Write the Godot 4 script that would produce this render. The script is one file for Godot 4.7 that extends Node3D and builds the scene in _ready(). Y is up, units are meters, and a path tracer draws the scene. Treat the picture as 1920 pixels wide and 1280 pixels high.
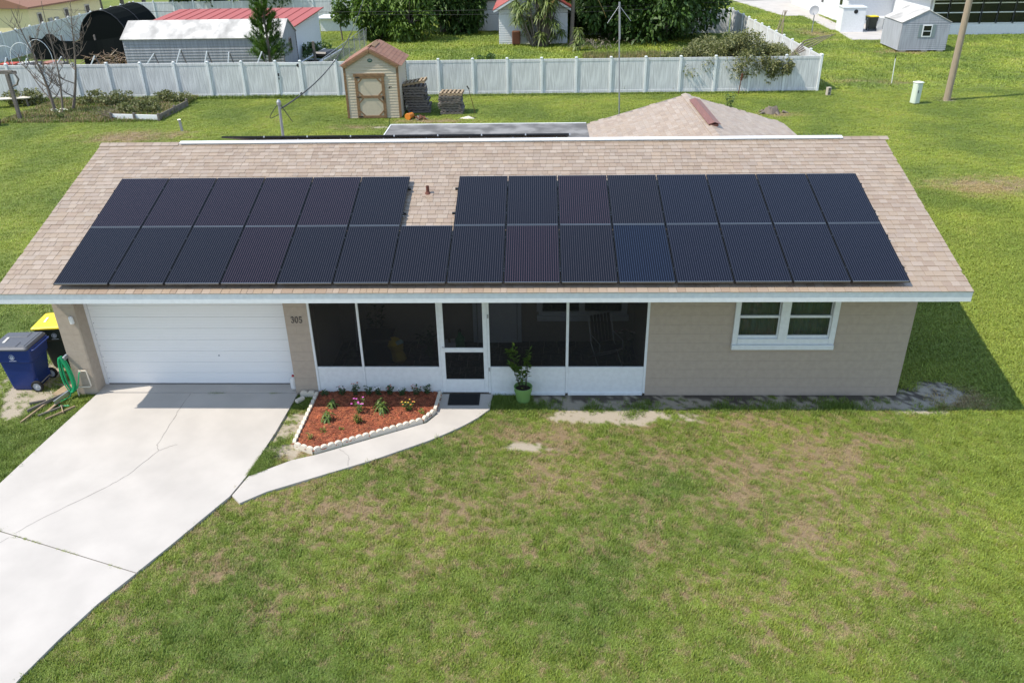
extends Node3D

# ---------------------------------------------------------------- mesh builder
class MB:
	var v := PackedVector3Array()
	var n := PackedVector3Array()
	var c := PackedColorArray()
	var u := PackedVector2Array()
	var ix := PackedInt32Array()
	var col := Color(1, 1, 1)

	func vert(p: Vector3, nn: Vector3, uv := Vector2.ZERO) -> int:
		v.append(p); n.append(nn); c.append(col); u.append(uv)
		return v.size() - 1

	# corners counter-clockwise seen from outside
	func quad(a: Vector3, b: Vector3, cc: Vector3, d: Vector3) -> void:
		var nn := (cc - a).cross(d - b).normalized()
		var i := vert(a, nn, Vector2(0, 1)); vert(b, nn, Vector2(1, 1)); vert(cc, nn, Vector2(1, 0)); vert(d, nn, Vector2(0, 0))
		ix.append_array(PackedInt32Array([i, i + 2, i + 1, i, i + 3, i + 2]))

	func tri(a: Vector3, b: Vector3, cc: Vector3) -> void:
		var nn := (b - a).cross(cc - a).normalized()
		var i := vert(a, nn); vert(b, nn); vert(cc, nn)
		ix.append_array(PackedInt32Array([i, i + 2, i + 1]))

	# box round the origin of t
	func box(t: Transform3D, s: Vector3) -> void:
		var h := s * 0.5
		var p := []
		for k in 8:
			p.append(t * Vector3(h.x if k & 1 else -h.x, h.y if k & 2 else -h.y, h.z if k & 4 else -h.z))
		quad(p[4], p[5], p[7], p[6]); quad(p[1], p[0], p[2], p[3])
		quad(p[5], p[1], p[3], p[7]); quad(p[0], p[4], p[6], p[2])
		quad(p[6], p[7], p[3], p[2]); quad(p[0], p[1], p[5], p[4])

	# axis-aligned box from corner to corner
	func bx(a: Vector3, b: Vector3) -> void:
		box(Transform3D(Basis.IDENTITY, (a + b) * 0.5), (b - a).abs())

	# chamfered box
	func cbox(t: Transform3D, s: Vector3, r: float) -> void:
		var h := s * 0.5
		r = minf(r, minf(h.x, minf(h.y, h.z)) * 0.9)
		var f := func(k: int, ax: int) -> Vector3:
			var g := Vector3(1 if k & 1 else -1, 1 if k & 2 else -1, 1 if k & 4 else -1)
			var q := Vector3(h.x, h.y, h.z) - Vector3(r, r, r)
			if ax == 0: q.x = h.x
			elif ax == 1: q.y = h.y
			else: q.z = h.z
			return t * (g * q)
		var faces := [[4, 5, 7, 6, 2], [1, 0, 2, 3, 2], [5, 1, 3, 7, 0], [0, 4, 6, 2, 0], [6, 7, 3, 2, 1], [0, 1, 5, 4, 1]]
		for a in faces:
			quad(f.call(a[0], a[4]), f.call(a[1], a[4]), f.call(a[2], a[4]), f.call(a[3], a[4]))
		for e in [[4, 5, 2, 1], [5, 7, 2, 0], [7, 6, 2, 1], [6, 4, 2, 0], [1, 0, 2, 1], [3, 1, 2, 0], [2, 3, 2, 1], [0, 2, 2, 0], [1, 5, 0, 1], [7, 3, 0, 1], [4, 0, 0, 1], [2, 6, 0, 1]]:
			var a1: Vector3 = f.call(e[0], e[2]); var b1: Vector3 = f.call(e[1], e[2])
			var a2: Vector3 = f.call(e[0], e[3]); var b2: Vector3 = f.call(e[1], e[3])
			var mid := (a1 + b1 + a2 + b2) * 0.25 - t.origin
			if (b1 - a1).cross(a2 - a1).dot(mid) > 0: quad(a1, b1, b2, a2)
			else: quad(b1, a1, a2, b2)
		for k in 8:
			var a3: Vector3 = f.call(k, 0); var b3: Vector3 = f.call(k, 1); var c3: Vector3 = f.call(k, 2)
			if (b3 - a3).cross(c3 - a3).dot(a3 - t.origin) > 0: tri(a3, b3, c3)
			else: tri(b3, a3, c3)

	# polygon in local xy, extruded along local z from 0 to depth
	func prism(t: Transform3D, poly: PackedVector2Array, depth: float) -> void:
		var area := 0.0
		for i in poly.size():
			area += poly[i].cross(poly[(i + 1) % poly.size()])
		if area < 0: poly.reverse()
		var tr := Geometry2D.triangulate_polygon(poly)
		for z in [0.0, depth]:
			for k in range(0, tr.size(), 3):
				var a := poly[tr[k]]; var b := poly[tr[k + 1]]; var d := poly[tr[k + 2]]
				if ((b - a).cross(d - a) > 0) != (z > 0 if depth > 0 else z == 0):
					var w := a; a = b; b = w
				tri(t * Vector3(a.x, a.y, z), t * Vector3(b.x, b.y, z), t * Vector3(d.x, d.y, z))
		for i in poly.size():
			var a := poly[i]; var b := poly[(i + 1) % poly.size()]
			quad(t * Vector3(a.x, a.y, 0), t * Vector3(b.x, b.y, 0), t * Vector3(b.x, b.y, depth), t * Vector3(a.x, a.y, depth))

	# smooth tube along points
	func tube(path: Array, radii: Array, sides := 8, cap := true) -> void:
		var up := Vector3.UP
		var first := v.size()
		for i in path.size():
			var d: Vector3 = (path[mini(i + 1, path.size() - 1)] - path[maxi(i - 1, 0)]).normalized()
			if absf(d.dot(up)) > 0.95: up = Vector3.RIGHT if absf(d.x) < 0.9 else Vector3.FORWARD
			var s := d.cross(up).normalized(); up = s.cross(d).normalized()
			var r: float = radii[mini(i, radii.size() - 1)]
			for k in sides:
				var an := TAU * k / sides
				var nn := s * cos(an) + up * sin(an)
				vert(path[i] + nn * r, nn)
		for i in path.size() - 1:
			for k in sides:
				var a := first + i * sides + k; var b := first + i * sides + (k + 1) % sides
				ix.append_array(PackedInt32Array([a, b, b + sides, a, b + sides, a + sides]))
		if cap:
			for e in [0, path.size() - 1]:
				var d2: Vector3 = (path[0] - path[1]).normalized() if e == 0 else (path[-1] - path[-2]).normalized()
				var m := vert(path[e], d2)
				var ring := []
				for k in sides: ring.append(vert(v[first + e * sides + k], d2))
				for k in sides:
					var q := (k + 1) % sides
					if e == 0: ix.append_array(PackedInt32Array([m, ring[q], ring[k]]))
					else: ix.append_array(PackedInt32Array([m, ring[k], ring[q]]))

	# profile of (radius, height) turned about the local y axis
	func lathe(t: Transform3D, prof: Array, sides := 20) -> void:
		for i in prof.size() - 1:
			var p: Vector2 = prof[i]; var q: Vector2 = prof[i + 1]
			var e := q - p
			var nl := Vector2(e.y, -e.x).normalized()
			var f := v.size()
			for k in sides + 1:
				var an := TAU * k / sides
				var dir := Vector3(cos(an), 0, sin(an))
				var nn := (t.basis * (dir * nl.x + Vector3.UP * nl.y)).normalized()
				vert(t * (dir * p.x + Vector3.UP * p.y), nn); vert(t * (dir * q.x + Vector3.UP * q.y), nn)
			for k in sides:
				var a := f + k * 2
				ix.append_array(PackedInt32Array([a, a + 3, a + 1, a, a + 2, a + 3]))

	# leaf: a kite with a fold, from p along d, width w, normal-ish nn
	func leaf(p: Vector3, d: Vector3, side: Vector3, w: float, droop := 0.0) -> void:
		var m := p + d * 0.45; var e := p + d + Vector3.DOWN * droop
		var up := side.cross(d).normalized()
		var nn := up if up.y >= 0 else -up
		var a := vert(p, nn); var b := vert(m + side * w, (nn + side * 0.3).normalized()); var b2 := vert(m - side * w, (nn - side * 0.3).normalized()); var e2 := vert(e, nn)
		if up.y >= 0: ix.append_array(PackedInt32Array([a, e2, b, a, b2, e2]))
		else: ix.append_array(PackedInt32Array([a, b, e2, a, e2, b2]))

	# strap: arching blade with segments
	func strap(p: Vector3, d: Vector3, w: float, droop: float, seg := 3) -> void:
		var side := d.cross(Vector3.UP)
		if side.length() < 0.01: side = Vector3.RIGHT
		side = side.normalized()
		var f := v.size()
		for i in seg + 1:
			var t := float(i) / seg
			var q := p + d * t + Vector3.DOWN * droop * t * t
			var tang := d + Vector3.DOWN * droop * 2.0 * t
			var nn := side.cross(tang).normalized()
			if nn.y < 0: nn = -nn
			var ww := w * (1.0 - t * t) * (0.6 + 0.8 * minf(t * 3.0, 0.5)) + 0.0005
			vert(q + side * ww, nn); vert(q - side * ww, nn)
		for i in seg:
			var a := f + i * 2
			ix.append_array(PackedInt32Array([a, a + 1, a + 3, a, a + 3, a + 2]))

	func mesh() -> ArrayMesh:
		var arr := []
		arr.resize(Mesh.ARRAY_MAX)
		arr[Mesh.ARRAY_VERTEX] = v; arr[Mesh.ARRAY_NORMAL] = n; arr[Mesh.ARRAY_COLOR] = c; arr[Mesh.ARRAY_TEX_UV] = u; arr[Mesh.ARRAY_INDEX] = ix
		var m := ArrayMesh.new()
		m.add_surface_from_arrays(Mesh.PRIMITIVE_TRIANGLES, arr)
		return m

# ---------------------------------------------------------------- scene helpers
var rng := RandomNumberGenerator.new()
var taken := {}
var M := {}
const ORD := ["first", "second", "third", "fourth", "fifth", "sixth", "seventh", "eighth", "ninth", "tenth", "eleventh", "twelfth", "thirteenth", "fourteenth", "fifteenth"]

func numbered(called: String) -> String:
	if not taken.has(called):
		taken[called] = 0
		return called
	taken[called] += 1
	return "%s_%03d" % [called, taken[called]]

func tag(o: Node, label: String, category: String, group := "", kind := "") -> void:
	if label: o.set_meta("label", label)
	if category: o.set_meta("category", category)
	if group: o.set_meta("group", group)
	if kind: o.set_meta("kind", kind)

func thing(called: String, label: String, category: String, at := Vector3.ZERO, turn := 0.0, group := "") -> Node3D:
	var o := Node3D.new()
	o.name = numbered(called)
	add_child(o)
	o.position = at
	o.rotation.y = turn
	tag(o, label, category, group)
	return o

func part(parent: Node, called: String, mesh, mat: Material, t := Transform3D.IDENTITY) -> MeshInstance3D:
	var o := MeshInstance3D.new()
	o.name = numbered(called) if parent == self else called
	o.mesh = mesh.mesh() if mesh is MB else mesh
	o.material_override = mat
	o.transform = t
	o.cast_shadow = GeometryInstance3D.SHADOW_CASTING_SETTING_ON
	parent.add_child(o, true)
	return o

func at(x: float, y: float, z: float) -> Transform3D:
	return Transform3D(Basis.IDENTITY, Vector3(x, y, z))

func yaw(x: float, y: float, z: float, a: float) -> Transform3D:
	return Transform3D(Basis(Vector3.UP, a), Vector3(x, y, z))

# a transform whose local y runs from a to b
func along(a: Vector3, b: Vector3) -> Transform3D:
	var y := (b - a).normalized()
	var x := y.cross(Vector3.FORWARD if absf(y.z) < 0.9 else Vector3.RIGHT).normalized()
	return Transform3D(Basis(x, y, x.cross(y)), (a + b) * 0.5)

func lin(r: float, g: float, b: float) -> Color:
	return Color(r, g, b).linear_to_srgb()

func rnd(a: float, b: float) -> float:
	return rng.randf_range(a, b)

func tint(cl: Color, amount: float) -> Color:
	var k := 1.0 + rnd(-amount, amount)
	return Color(cl.r * k * (1.0 + rnd(-amount, amount) * 0.3), cl.g * k, cl.b * k * (1.0 + rnd(-amount, amount) * 0.3))

# grey noise picture between lo and hi
func noise_tex(sd: int, size: int, freq: float, lo: float, hi: float, oct := 4, sx := 1.0, sy := 1.0, bite := 1.0) -> ImageTexture:
	var f := FastNoiseLite.new()
	f.seed = sd; f.frequency = freq; f.fractal_octaves = oct
	f.noise_type = FastNoiseLite.TYPE_SIMPLEX_SMOOTH
	var d := PackedByteArray(); d.resize(size * size * 3)
	var m := size * 3 / 4      # the last quarter is blended with the start of the next tile
	for y in size:
		var wy := clampf(float(y - m) / (size - m), 0, 1)
		for x in size:
			var wx := clampf(float(x - m) / (size - m), 0, 1)
			var q := f.get_noise_2d(x * sx, y * sy)
			if wx > 0: q = lerpf(q, f.get_noise_2d((x - size) * sx, y * sy), wx)
			if wy > 0:
				var p := f.get_noise_2d(x * sx, (y - size) * sy)
				if wx > 0: p = lerpf(p, f.get_noise_2d((x - size) * sx, (y - size) * sy), wx)
				q = lerpf(q, p, wy)
			q = clampf(q * 0.9 * bite + 0.5, 0, 1)
			var b := int(255.0 * (lo + (hi - lo) * q))
			var k := (y * size + x) * 3
			d[k] = b; d[k + 1] = b; d[k + 2] = b
	return ImageTexture.create_from_image(Image.create_from_data(size, size, false, Image.FORMAT_RGB8, d))

func mat(r: float, g: float, b: float, rough := 0.8, tex: Texture2D = null, tex_scale := 1.0, metal := 0.0) -> StandardMaterial3D:
	var m := StandardMaterial3D.new()
	m.albedo_color = lin(r, g, b)
	m.roughness = rough
	m.metallic = metal
	m.vertex_color_use_as_albedo = true
	if tex:
		m.albedo_texture = tex
		m.uv1_triplanar = true
		m.uv1_world_triplanar = true
		m.uv1_scale = Vector3.ONE * tex_scale
	return m

func leafy(rough := 0.55) -> StandardMaterial3D:
	var m := mat(1, 1, 1, rough)
	m.backlight_enabled = true
	m.backlight = lin(0.25, 0.3, 0.06)
	m.cull_mode = BaseMaterial3D.CULL_DISABLED
	return m

# ---------------------------------------------------------------- the place in numbers
const HL := -0.80      # house walls
const HR := 16.16
const ZB := -7.95
const SOF := 2.62      # soffit height
const SL := 0.28185    # roof slope
const RL := -1.12      # roof ends
const RR := 16.54
const EAVE := Vector3(0, 2.8176, 1.0694)
const RUN := 5.25      # eave to ridge along the slope
var RB := Basis(Vector3.RIGHT, Vector3(0, cos(SL), sin(SL)), Vector3(0, -sin(SL), cos(SL)))

# point of the front roof: x along the house, d up the slope, h off the surface
func rp(x: float, d: float, h := 0.0) -> Vector3:
	return EAVE + Vector3(x, d * sin(SL) + h * cos(SL), -d * cos(SL) + h * sin(SL))

var drive := PackedVector2Array([Vector2(-0.38, 0.0), Vector2(3.86, 0.0), Vector2(3.79, 1.47), Vector2(3.67, 2.79), Vector2(3.55, 3.39), Vector2(3.31, 3.93), Vector2(3.0, 4.64), Vector2(2.73, 5.22), Vector2(-0.8, 4.0), Vector2(-0.68, 3.06), Vector2(-0.58, 1.93)])
var drive2 := PackedVector2Array([Vector2(2.725, 5.235), Vector2(2.43, 5.86), Vector2(2.2, 6.52), Vector2(2.02, 7.17), Vector2(1.85, 8.3), Vector2(1.7, 12.0), Vector2(-1.2, 12.0), Vector2(-0.95, 6.0), Vector2(-0.8, 4.02)])
var walk := PackedVector2Array([Vector2(6.86, 0.02), Vector2(7.93, 0.02), Vector2(7.89, 0.6), Vector2(7.68, 0.9), Vector2(7.42, 1.18), Vector2(7.1, 1.46), Vector2(6.76, 1.72), Vector2(5.85, 2.31), Vector2(4.98, 2.79), Vector2(4.15, 3.25), Vector2(3.78, 3.56), Vector2(3.585, 3.36), Vector2(3.7, 2.82), Vector2(3.82, 2.73), Vector2(4.35, 2.33), Vector2(4.74, 2.17), Vector2(6.68, 1.1), Vector2(6.84, 0.82)])
var bed := PackedVector2Array([Vector2(4.31, 0.03), Vector2(4.31, 1.88), Vector2(4.7, 2.06), Vector2(6.62, 1.02), Vector2(6.8, 0.72), Vector2(6.82, 0.03)])
var holes := []        # polygons without grass
var nz := FastNoiseLite.new()
var nz2 := FastNoiseLite.new()

func in_box(x: float, z: float, x0: float, x1: float, z0: float, z1: float) -> bool:
	return x > x0 and x < x1 and z > z0 and z < z1

func blob(x: float, z: float, cx: float, cz: float, rx: float, rz: float) -> float:
	var d := Vector2((x - cx) / rx, (z - cz) / rz).length()
	return clampf(1.25 - d, 0.0, 1.0)

func bare(x: float, z: float) -> bool:
	if in_box(x, z, HL, HR, ZB, 0.03) or in_box(x, z, 4.2, 16.6, -12.4, -7.5): return true
	var p := Vector2(x, z)
	for h in holes:
		if Geometry2D.is_point_in_polygon(p, h): return true
	return false

const GREEN := Color(0.145, 0.217, 0.028)
const LIME := Color(0.30, 0.365, 0.042)
const STRAW := Color(0.40, 0.285, 0.165)
const SAND := Color(0.58, 0.50, 0.39)
const SOIL := Color(0.075, 0.058, 0.045)

# what lies at a place: x = bare sand, y = dryness, z = dark soil, w = lushness
func turf(x: float, z: float) -> Vector4:
	var a := nz.get_noise_2d(x, z)             # broad
	var b := nz2.get_noise_2d(x, z)            # fine
	var c := nz2.get_noise_2d(x * 4.6 + 40.0, z * 4.6)
	var sand := 0.0
	var dry := 0.0
	var soil := 0.0
	if z > 0.55 and x > 1.5:
		dry = 0.42 + a * 0.36 + b * 0.42 + c * 0.95
		dry -= clampf((z - 3.6) * 0.07, 0.0, 0.28)
		dry -= clampf((x - 14.0) * 0.16, 0.0, 0.5)
		for q in [[12.3, 3.3, 0.9, 0.6], [12.7, 2.5, 0.9, 0.35], [11.1, 2.3, 0.6, 0.4], [10.6, 4.5, 0.4, 0.4], [9.0, 1.5, 0.8, 0.5], [14.2, 2.0, 0.9, 0.4], [13.2, 4.1, 0.6, 0.4], [3.9, 5.0, 0.5, 0.5], [5.6, 3.6, 0.7, 0.4], [5.0, 5.9, 0.6, 0.5], [15.3, 1.6, 0.7, 0.3]]:
			dry += blob(x, z, q[0], q[1], q[2], q[3]) * 0.38
		sand = blob(x, z, 8.6, 1.85, 0.75, 0.32) * 0.9 + b * 0.35 + c * 0.3 - 0.28
		var s2 := blob(x, z, 10.5, 0.80, 2.0, 0.38) + blob(x, z, 16.6, 0.62, 0.9, 0.14) * 0.8
		sand = maxf(sand, s2 * 1.5 + b * 0.5 + c * 0.35 - 0.40)
	elif z > -3.5 and z <= 0.55 and x > 7.9:
		# strip under the eaves: grey sand with dark soil against the wall
		if x < 16.3:
			var e := clampf((0.75 - z) * 4.0, 0.0, 1.0)
			sand = 0.85 * e + b * 0.6 + c * 0.6
			soil = clampf((0.36 - z) * 2.6, 0.0, 1.0) + b * 0.9 + c * 1.1 - 0.08
			if x < 8.75: sand -= 0.8; soil -= 0.6
			if x > 11.9 and x < 15.0: sand -= clampf((z - 0.42) * 3.0, 0.0, 0.6)
		else:
			sand = blob(x, z, 16.75, 0.1, 1.1, 0.75) * 1.5 + b * 0.9 + c * 0.5 - 0.3
			soil = blob(x, z, 16.35, -0.5, 0.4, 1.1) * 0.8 + b * 0.9 + c * 1.1 - 0.1
			dry = blob(x, z, 17.3, 0.2, 1.0, 0.8) * 0.8
	elif x < -0.3 and x > -7.0 and z > -6.0:
		sand = blob(x, z, -2.0, -0.3, 1.6, 2.0) * 0.95 + b * 0.55 + c * 0.35 - 0.32
		dry = 0.12 + b * 0.4 + a * 0.3
	if x > 3.5 and x < 4.4 and z > 0.2 and z < 2.9:
		sand = 0.62 + b * 0.6 + c * 0.5
		if z < 0.75: sand -= 0.7
		if z > 2.1: sand -= 0.3
	if x > 16.3 and z > -9.0 and z <= 0.6:
		dry = maxf(dry, a * 0.25 + b * 0.15)
	if z <= -8.0:
		dry = 0.10 + a * 0.35 + b * 0.3
		for q in [[0.8, -23.6, 2.2, 0.8], [3.6, -24.6, 2.0, 0.6], [20.6, -25.4, 1.3, 0.7], [28.4, -32.8, 1.3, 0.8], [29.5, -28.4, 0.9, 0.6], [26.5, -33.5, 2.0, 0.8], [24.5, -14.0, 3.0, 1.6], [-9.5, -22.0, 3.0, 1.5], [33.0, -43.6, 2.6, 1.2], [30.0, -53.0, 1.5, 4.0]]:
			dry += blob(x, z, q[0], q[1], q[2], q[3]) * 0.6
		sand = maxf(blob(x, z, 29.4, -28.1, 0.7, 0.4), blob(x, z, 1.6, -23.5, 1.4, 0.4)) * 0.9 + b * 0.4 - 0.35
	return Vector4(clampf(sand, 0, 1), clampf(dry, 0, 1), clampf(soil, 0, 1), clampf(0.5 + a * 1.1, 0, 1))

func turf_colour(x: float, z: float) -> Color:
	var t := turf(x, z)
	var g := GREEN.lerp(LIME, 0.2 + t.w * 0.8 if z < -8.0 else t.w * 0.6)
	if x > 16.0 and z > -9.0: g = GREEN.lerp(LIME, 0.45 + 0.3 * t.w)
	g = g * 0.85
	var cl := g.lerp(STRAW * 0.85, smoothstep(0.35, 0.8, t.y))
	cl = cl.lerp(SAND, smoothstep(0.3, 0.55, t.x))
	cl = cl.lerp(SOIL, smoothstep(0.3, 0.5, t.z) * 0.9)
	return cl

var patio := PackedVector2Array([Vector2(32.1, -52.9), Vector2(31.7, -49.1), Vector2(34.5, -48.9), Vector2(37.8, -50.9), Vector2(37.8, -57.9), Vector2(34.3, -57.9)])

var far_drive := PackedVector2Array([Vector2(29.2, -78), Vector2(30.4, -66.5), Vector2(30.9, -64.0), Vector2(33.9, -63.8), Vector2(36.5, -80)])

var side_path := PackedVector2Array([Vector2(32.4, -64.0), Vector2(33.9, -64.0), Vector2(33.4, -54.6), Vector2(32.0, -54.6)])

# ---------------------------------------------------------------- build
func _ready() -> void:
	rng.seed = 305
	nz.seed = 11; nz.frequency = 0.22; nz.fractal_octaves = 3
	nz2.seed = 23; nz2.frequency = 1.1; nz2.fractal_octaves = 4
	var cam := Camera3D.new()
	cam.position = Vector3(8.857, 8.916, 14.433)
	cam.rotation = Vector3(-0.48767, 0.03561, -0.01771)
	cam.fov = 45.28
	cam.near = 0.1
	cam.far = 2000.0
	add_child(cam)
	cam.make_current()
	var sky_mat := ProceduralSkyMaterial.new()
	sky_mat.sky_top_color = Color(0.52, 0.63, 0.78)
	sky_mat.sky_horizon_color = Color(0.90, 0.92, 0.93)
	sky_mat.sky_curve = 0.18
	sky_mat.ground_bottom_color = Color(0.30, 0.33, 0.22)
	sky_mat.ground_horizon_color = Color(0.62, 0.68, 0.66)
	var env := Environment.new()
	env.background_mode = Environment.BG_SKY
	env.sky = Sky.new()
	env.sky.sky_material = sky_mat
	env.background_energy_multiplier = 1.35
	env.tonemap_mode = Environment.TONE_MAPPER_LINEAR
	env.tonemap_exposure = 1.4
	env.sdfgi_enabled = true
	env.ssao_enabled = true
	env.ssil_enabled = true
	var we := WorldEnvironment.new()
	we.environment = env
	add_child(we)
	var sun := DirectionalLight3D.new()
	sun.light_energy = 1.35
	sun.light_color = Color(1.0, 0.965, 0.91)
	sun.light_angular_distance = 0.5
	sun.shadow_enabled = true
	add_child(sun)
	sun.look_at_from_position(Vector3.ZERO, Vector3(0.69, -1.0, -0.185), Vector3.UP)
	make_materials()
	holes = [drive, drive2, walk, bed, patio, far_drive, side_path]
	make_ground()
	make_paving()
	make_house()
	make_solar()
	make_front_objects()
	make_flower_bed()
	make_porch_things()
	make_fences()
	make_back_yard()
	make_neighbours()
	make_trees()
	make_grass()

func make_materials() -> void:
	var fine := noise_tex(1, 256, 0.25, 0.72, 1.0, 3)
	var mottle := noise_tex(2, 512, 0.02, 0.62, 1.0, 6, 1, 1, 1.5)
	var soft := noise_tex(3, 256, 0.03, 0.955, 1.0, 4)
	var streak := noise_tex(4, 256, 0.06, 0.86, 1.0, 4, 1.5, 0.10, 1.2)
	var wood := noise_tex(5, 256, 0.06, 0.72, 1.0, 4, 0.15, 1.6, 1.2)
	var speck := noise_tex(6, 256, 0.45, 0.55, 1.0, 2, 1, 1, 1.4)
	var conc := noise_tex(7, 512, 0.008, 0.93, 1.0, 8, 1, 1, 0.9)
	var stain := noise_tex(8, 256, 0.02, 0.70, 1.0, 5, 1.0, 1.0, 1.6)
	M.ground = mat(1, 1, 1, 1.0, speck, 2.2)
	M.concrete = mat(0.485, 0.452, 0.415, 0.85, conc, 0.22)
	M.walkway = mat(0.485, 0.452, 0.415, 0.85, conc, 0.31)
	M.crack = mat(0.17, 0.155, 0.14, 1.0)
	M.block = mat(0.40, 0.338, 0.272, 0.85, soft, 0.8)
	M.mortar = mat(0.39, 0.33, 0.265, 0.9)
	M.white = mat(0.74, 0.755, 0.76, 0.5, soft, 0.7)
	M.trim = mat(0.69, 0.73, 0.74, 0.5, soft, 0.9)
	M.door = mat(0.76, 0.775, 0.78, 0.45)
	M.shingle = mat(1, 1, 1, 0.48, fine, 5.0)
	M.shingle.metallic_specular = 0.55
	M.deck = mat(0.20, 0.17, 0.15, 0.9)
	M.screen = mat(0.012, 0.013, 0.013, 1.0)
	M.screen.transparency = BaseMaterial3D.TRANSPARENCY_ALPHA
	M.screen.albedo_color.a = 0.44
	M.glass = mat(0.02, 0.03, 0.03, 0.03)
	M.glass.transparency = BaseMaterial3D.TRANSPARENCY_ALPHA
	M.glass.albedo_color.a = 0.30
	M.darkglass = mat(0.012, 0.014, 0.016, 0.06)
	M.curtain = mat(0.10, 0.21, 0.18, 0.9)
	M.room = mat(0.05, 0.05, 0.05, 0.9)
	M.tile = mat(1, 1, 1, 0.6, mottle, 0.9)
	M.black = mat(0.012, 0.012, 0.013, 0.45)
	M.rubber = mat(0.015, 0.015, 0.016, 0.85, fine, 3.0)
	M.frame = mat(0.03, 0.03, 0.032, 0.34, null, 1.0, 0.75)
	M.lip = mat(0.34, 0.35, 0.35, 0.32, null, 1.0, 0.85)
	M.steel = mat(0.55, 0.56, 0.57, 0.38, null, 1.0, 0.85)
	M.galv = mat(0.33, 0.35, 0.37, 0.5, soft, 2.0, 0.5)
	M.bluebin = mat(0.008, 0.03, 0.17, 0.42, soft, 1.6)
	M.greybin = mat(0.085, 0.092, 0.11, 0.5, soft, 1.6)
	M.greenbin = mat(0.014, 0.024, 0.018, 0.5, soft, 1.6)
	M.yellow = mat(0.83, 0.62, 0.015, 0.42, soft, 1.6)
	M.hose = mat(0.01, 0.36, 0.14, 0.38)
	M.plastic = mat(1, 1, 1, 0.4)
	M.wood = mat(0.42, 0.31, 0.19, 0.85, wood, 1.6)
	M.greywood = mat(0.23, 0.20, 0.175, 0.9, wood, 1.6)
	M.pole = mat(0.36, 0.29, 0.21, 0.9, streak, 1.2)
	M.bark = mat(0.20, 0.165, 0.135, 0.95, streak, 2.0)
	M.vinyl = mat(0.72, 0.735, 0.735, 0.5, streak, 0.55)
	M.vinylpost = mat(0.77, 0.80, 0.80, 0.5, soft, 1.0)
	M.siding_tan = mat(0.53, 0.46, 0.345, 0.75, soft, 0.8)
	M.trim_brown = mat(0.30, 0.175, 0.085, 0.75, wood, 1.4)
	M.siding_white = mat(0.76, 0.78, 0.80, 0.6, soft, 0.7)
	M.siding_grey = mat(0.40, 0.42, 0.46, 0.65, streak, 0.35)
	M.siding_trailer = mat(0.34, 0.35, 0.37, 0.6, streak, 0.35)
	M.roof_white = mat(0.66, 0.64, 0.60, 0.7, stain, 0.16)
	M.roof_red = mat(0.37, 0.075, 0.058, 0.55, soft, 0.5)
	M.roof_brown = mat(0.36, 0.18, 0.115, 0.8, fine, 2.0)
	M.roof_flat = mat(0.22, 0.215, 0.21, 1.0, stain, 0.2)
	M.cream = mat(0.74, 0.66, 0.38, 0.8, soft, 0.6)
	M.net = mat(0.012, 0.015, 0.0145, 0.95, fine, 2.0)
	M.copper = mat(0.21, 0.085, 0.060, 0.5, streak, 1.0)
	M.rust = mat(0.16, 0.06, 0.03, 0.9, fine, 4.0)
	M.stain_white = mat(0.66, 0.60, 0.50, 0.85, soft, 2.0)
	M.mulch = mat(1, 1, 1, 0.9)
	M.wire = mat(0.03, 0.03, 0.03, 0.7)
	M.net.metallic_specular = 0.1
	M.leaf = leafy()
	M.grass = leafy(0.6)
	M.petal = mat(1, 1, 1, 0.6)
	M.solar = []
	var d := PackedByteArray(); d.resize(480 * 64 * 3)
	for y in 64:
		for x in 480:
			var ph := (x % 20)
			var line: bool = ph >= 8 and ph < 11
			var k := (y * 480 + x) * 3
			d[k] = 88 if line else 16; d[k + 1] = 84 if line else 15; d[k + 2] = 86 if line else 23
	var cells := ImageTexture.create_from_image(Image.create_from_data(480, 64, false, Image.FORMAT_RGB8, d))
	for q in [[0.80, 0.80, 0.84], [0.95, 0.84, 0.90], [0.66, 0.80, 1.05], [0.75, 0.80, 0.92]]:
		var m := StandardMaterial3D.new()
		m.albedo_texture = cells
		m.albedo_color = Color(minf(q[0], 1), minf(q[1], 1), minf(q[2], 1))
		m.roughness = 0.16
		m.metallic_specular = 0.35
		M.solar.append(m)

func make_ground() -> void:
	var xs := []; var zs := []
	for e in [[-600.0, -60.0, 20], [-60.0, -8.0, 120], [-8.0, 21.0, 340], [21.0, 60.0, 100], [60.0, 600.0, 20]]:
		for i in e[2]: xs.append(lerpf(e[0], e[1], float(i) / e[2]))
	xs.append(600.0)
	for e in [[-700.0, -90.0, 16], [-90.0, -34.0, 100], [-34.0, -3.0, 110], [-3.0, 9.5, 150], [9.5, 60.0, 12]]:
		for i in e[2]: zs.append(lerpf(e[0], e[1], float(i) / e[2]))
	zs.append(60.0)
	var mb := MB.new()
	var w := xs.size()
	for z in zs:
		for x in xs:
			mb.col = turf_colour(x, z)
			var y := 0.0
			if z > 0.2 and z < 9.5 and x > -8 and x < 21: y = (nz2.get_noise_2d(x * 1.7, z * 1.7)) * 0.012 - 0.006
			mb.vert(Vector3(x, y, z), Vector3.UP)
	for j in zs.size() - 1:
		for i in w - 1:
			var a := j * w + i
			mb.ix.append_array(PackedInt32Array([a, a + 1, a + w + 1, a, a + w + 1, a + w]))
	var g := part(self, "ground", mb, M.ground)
	g.set_meta("kind", "structure")

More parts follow.
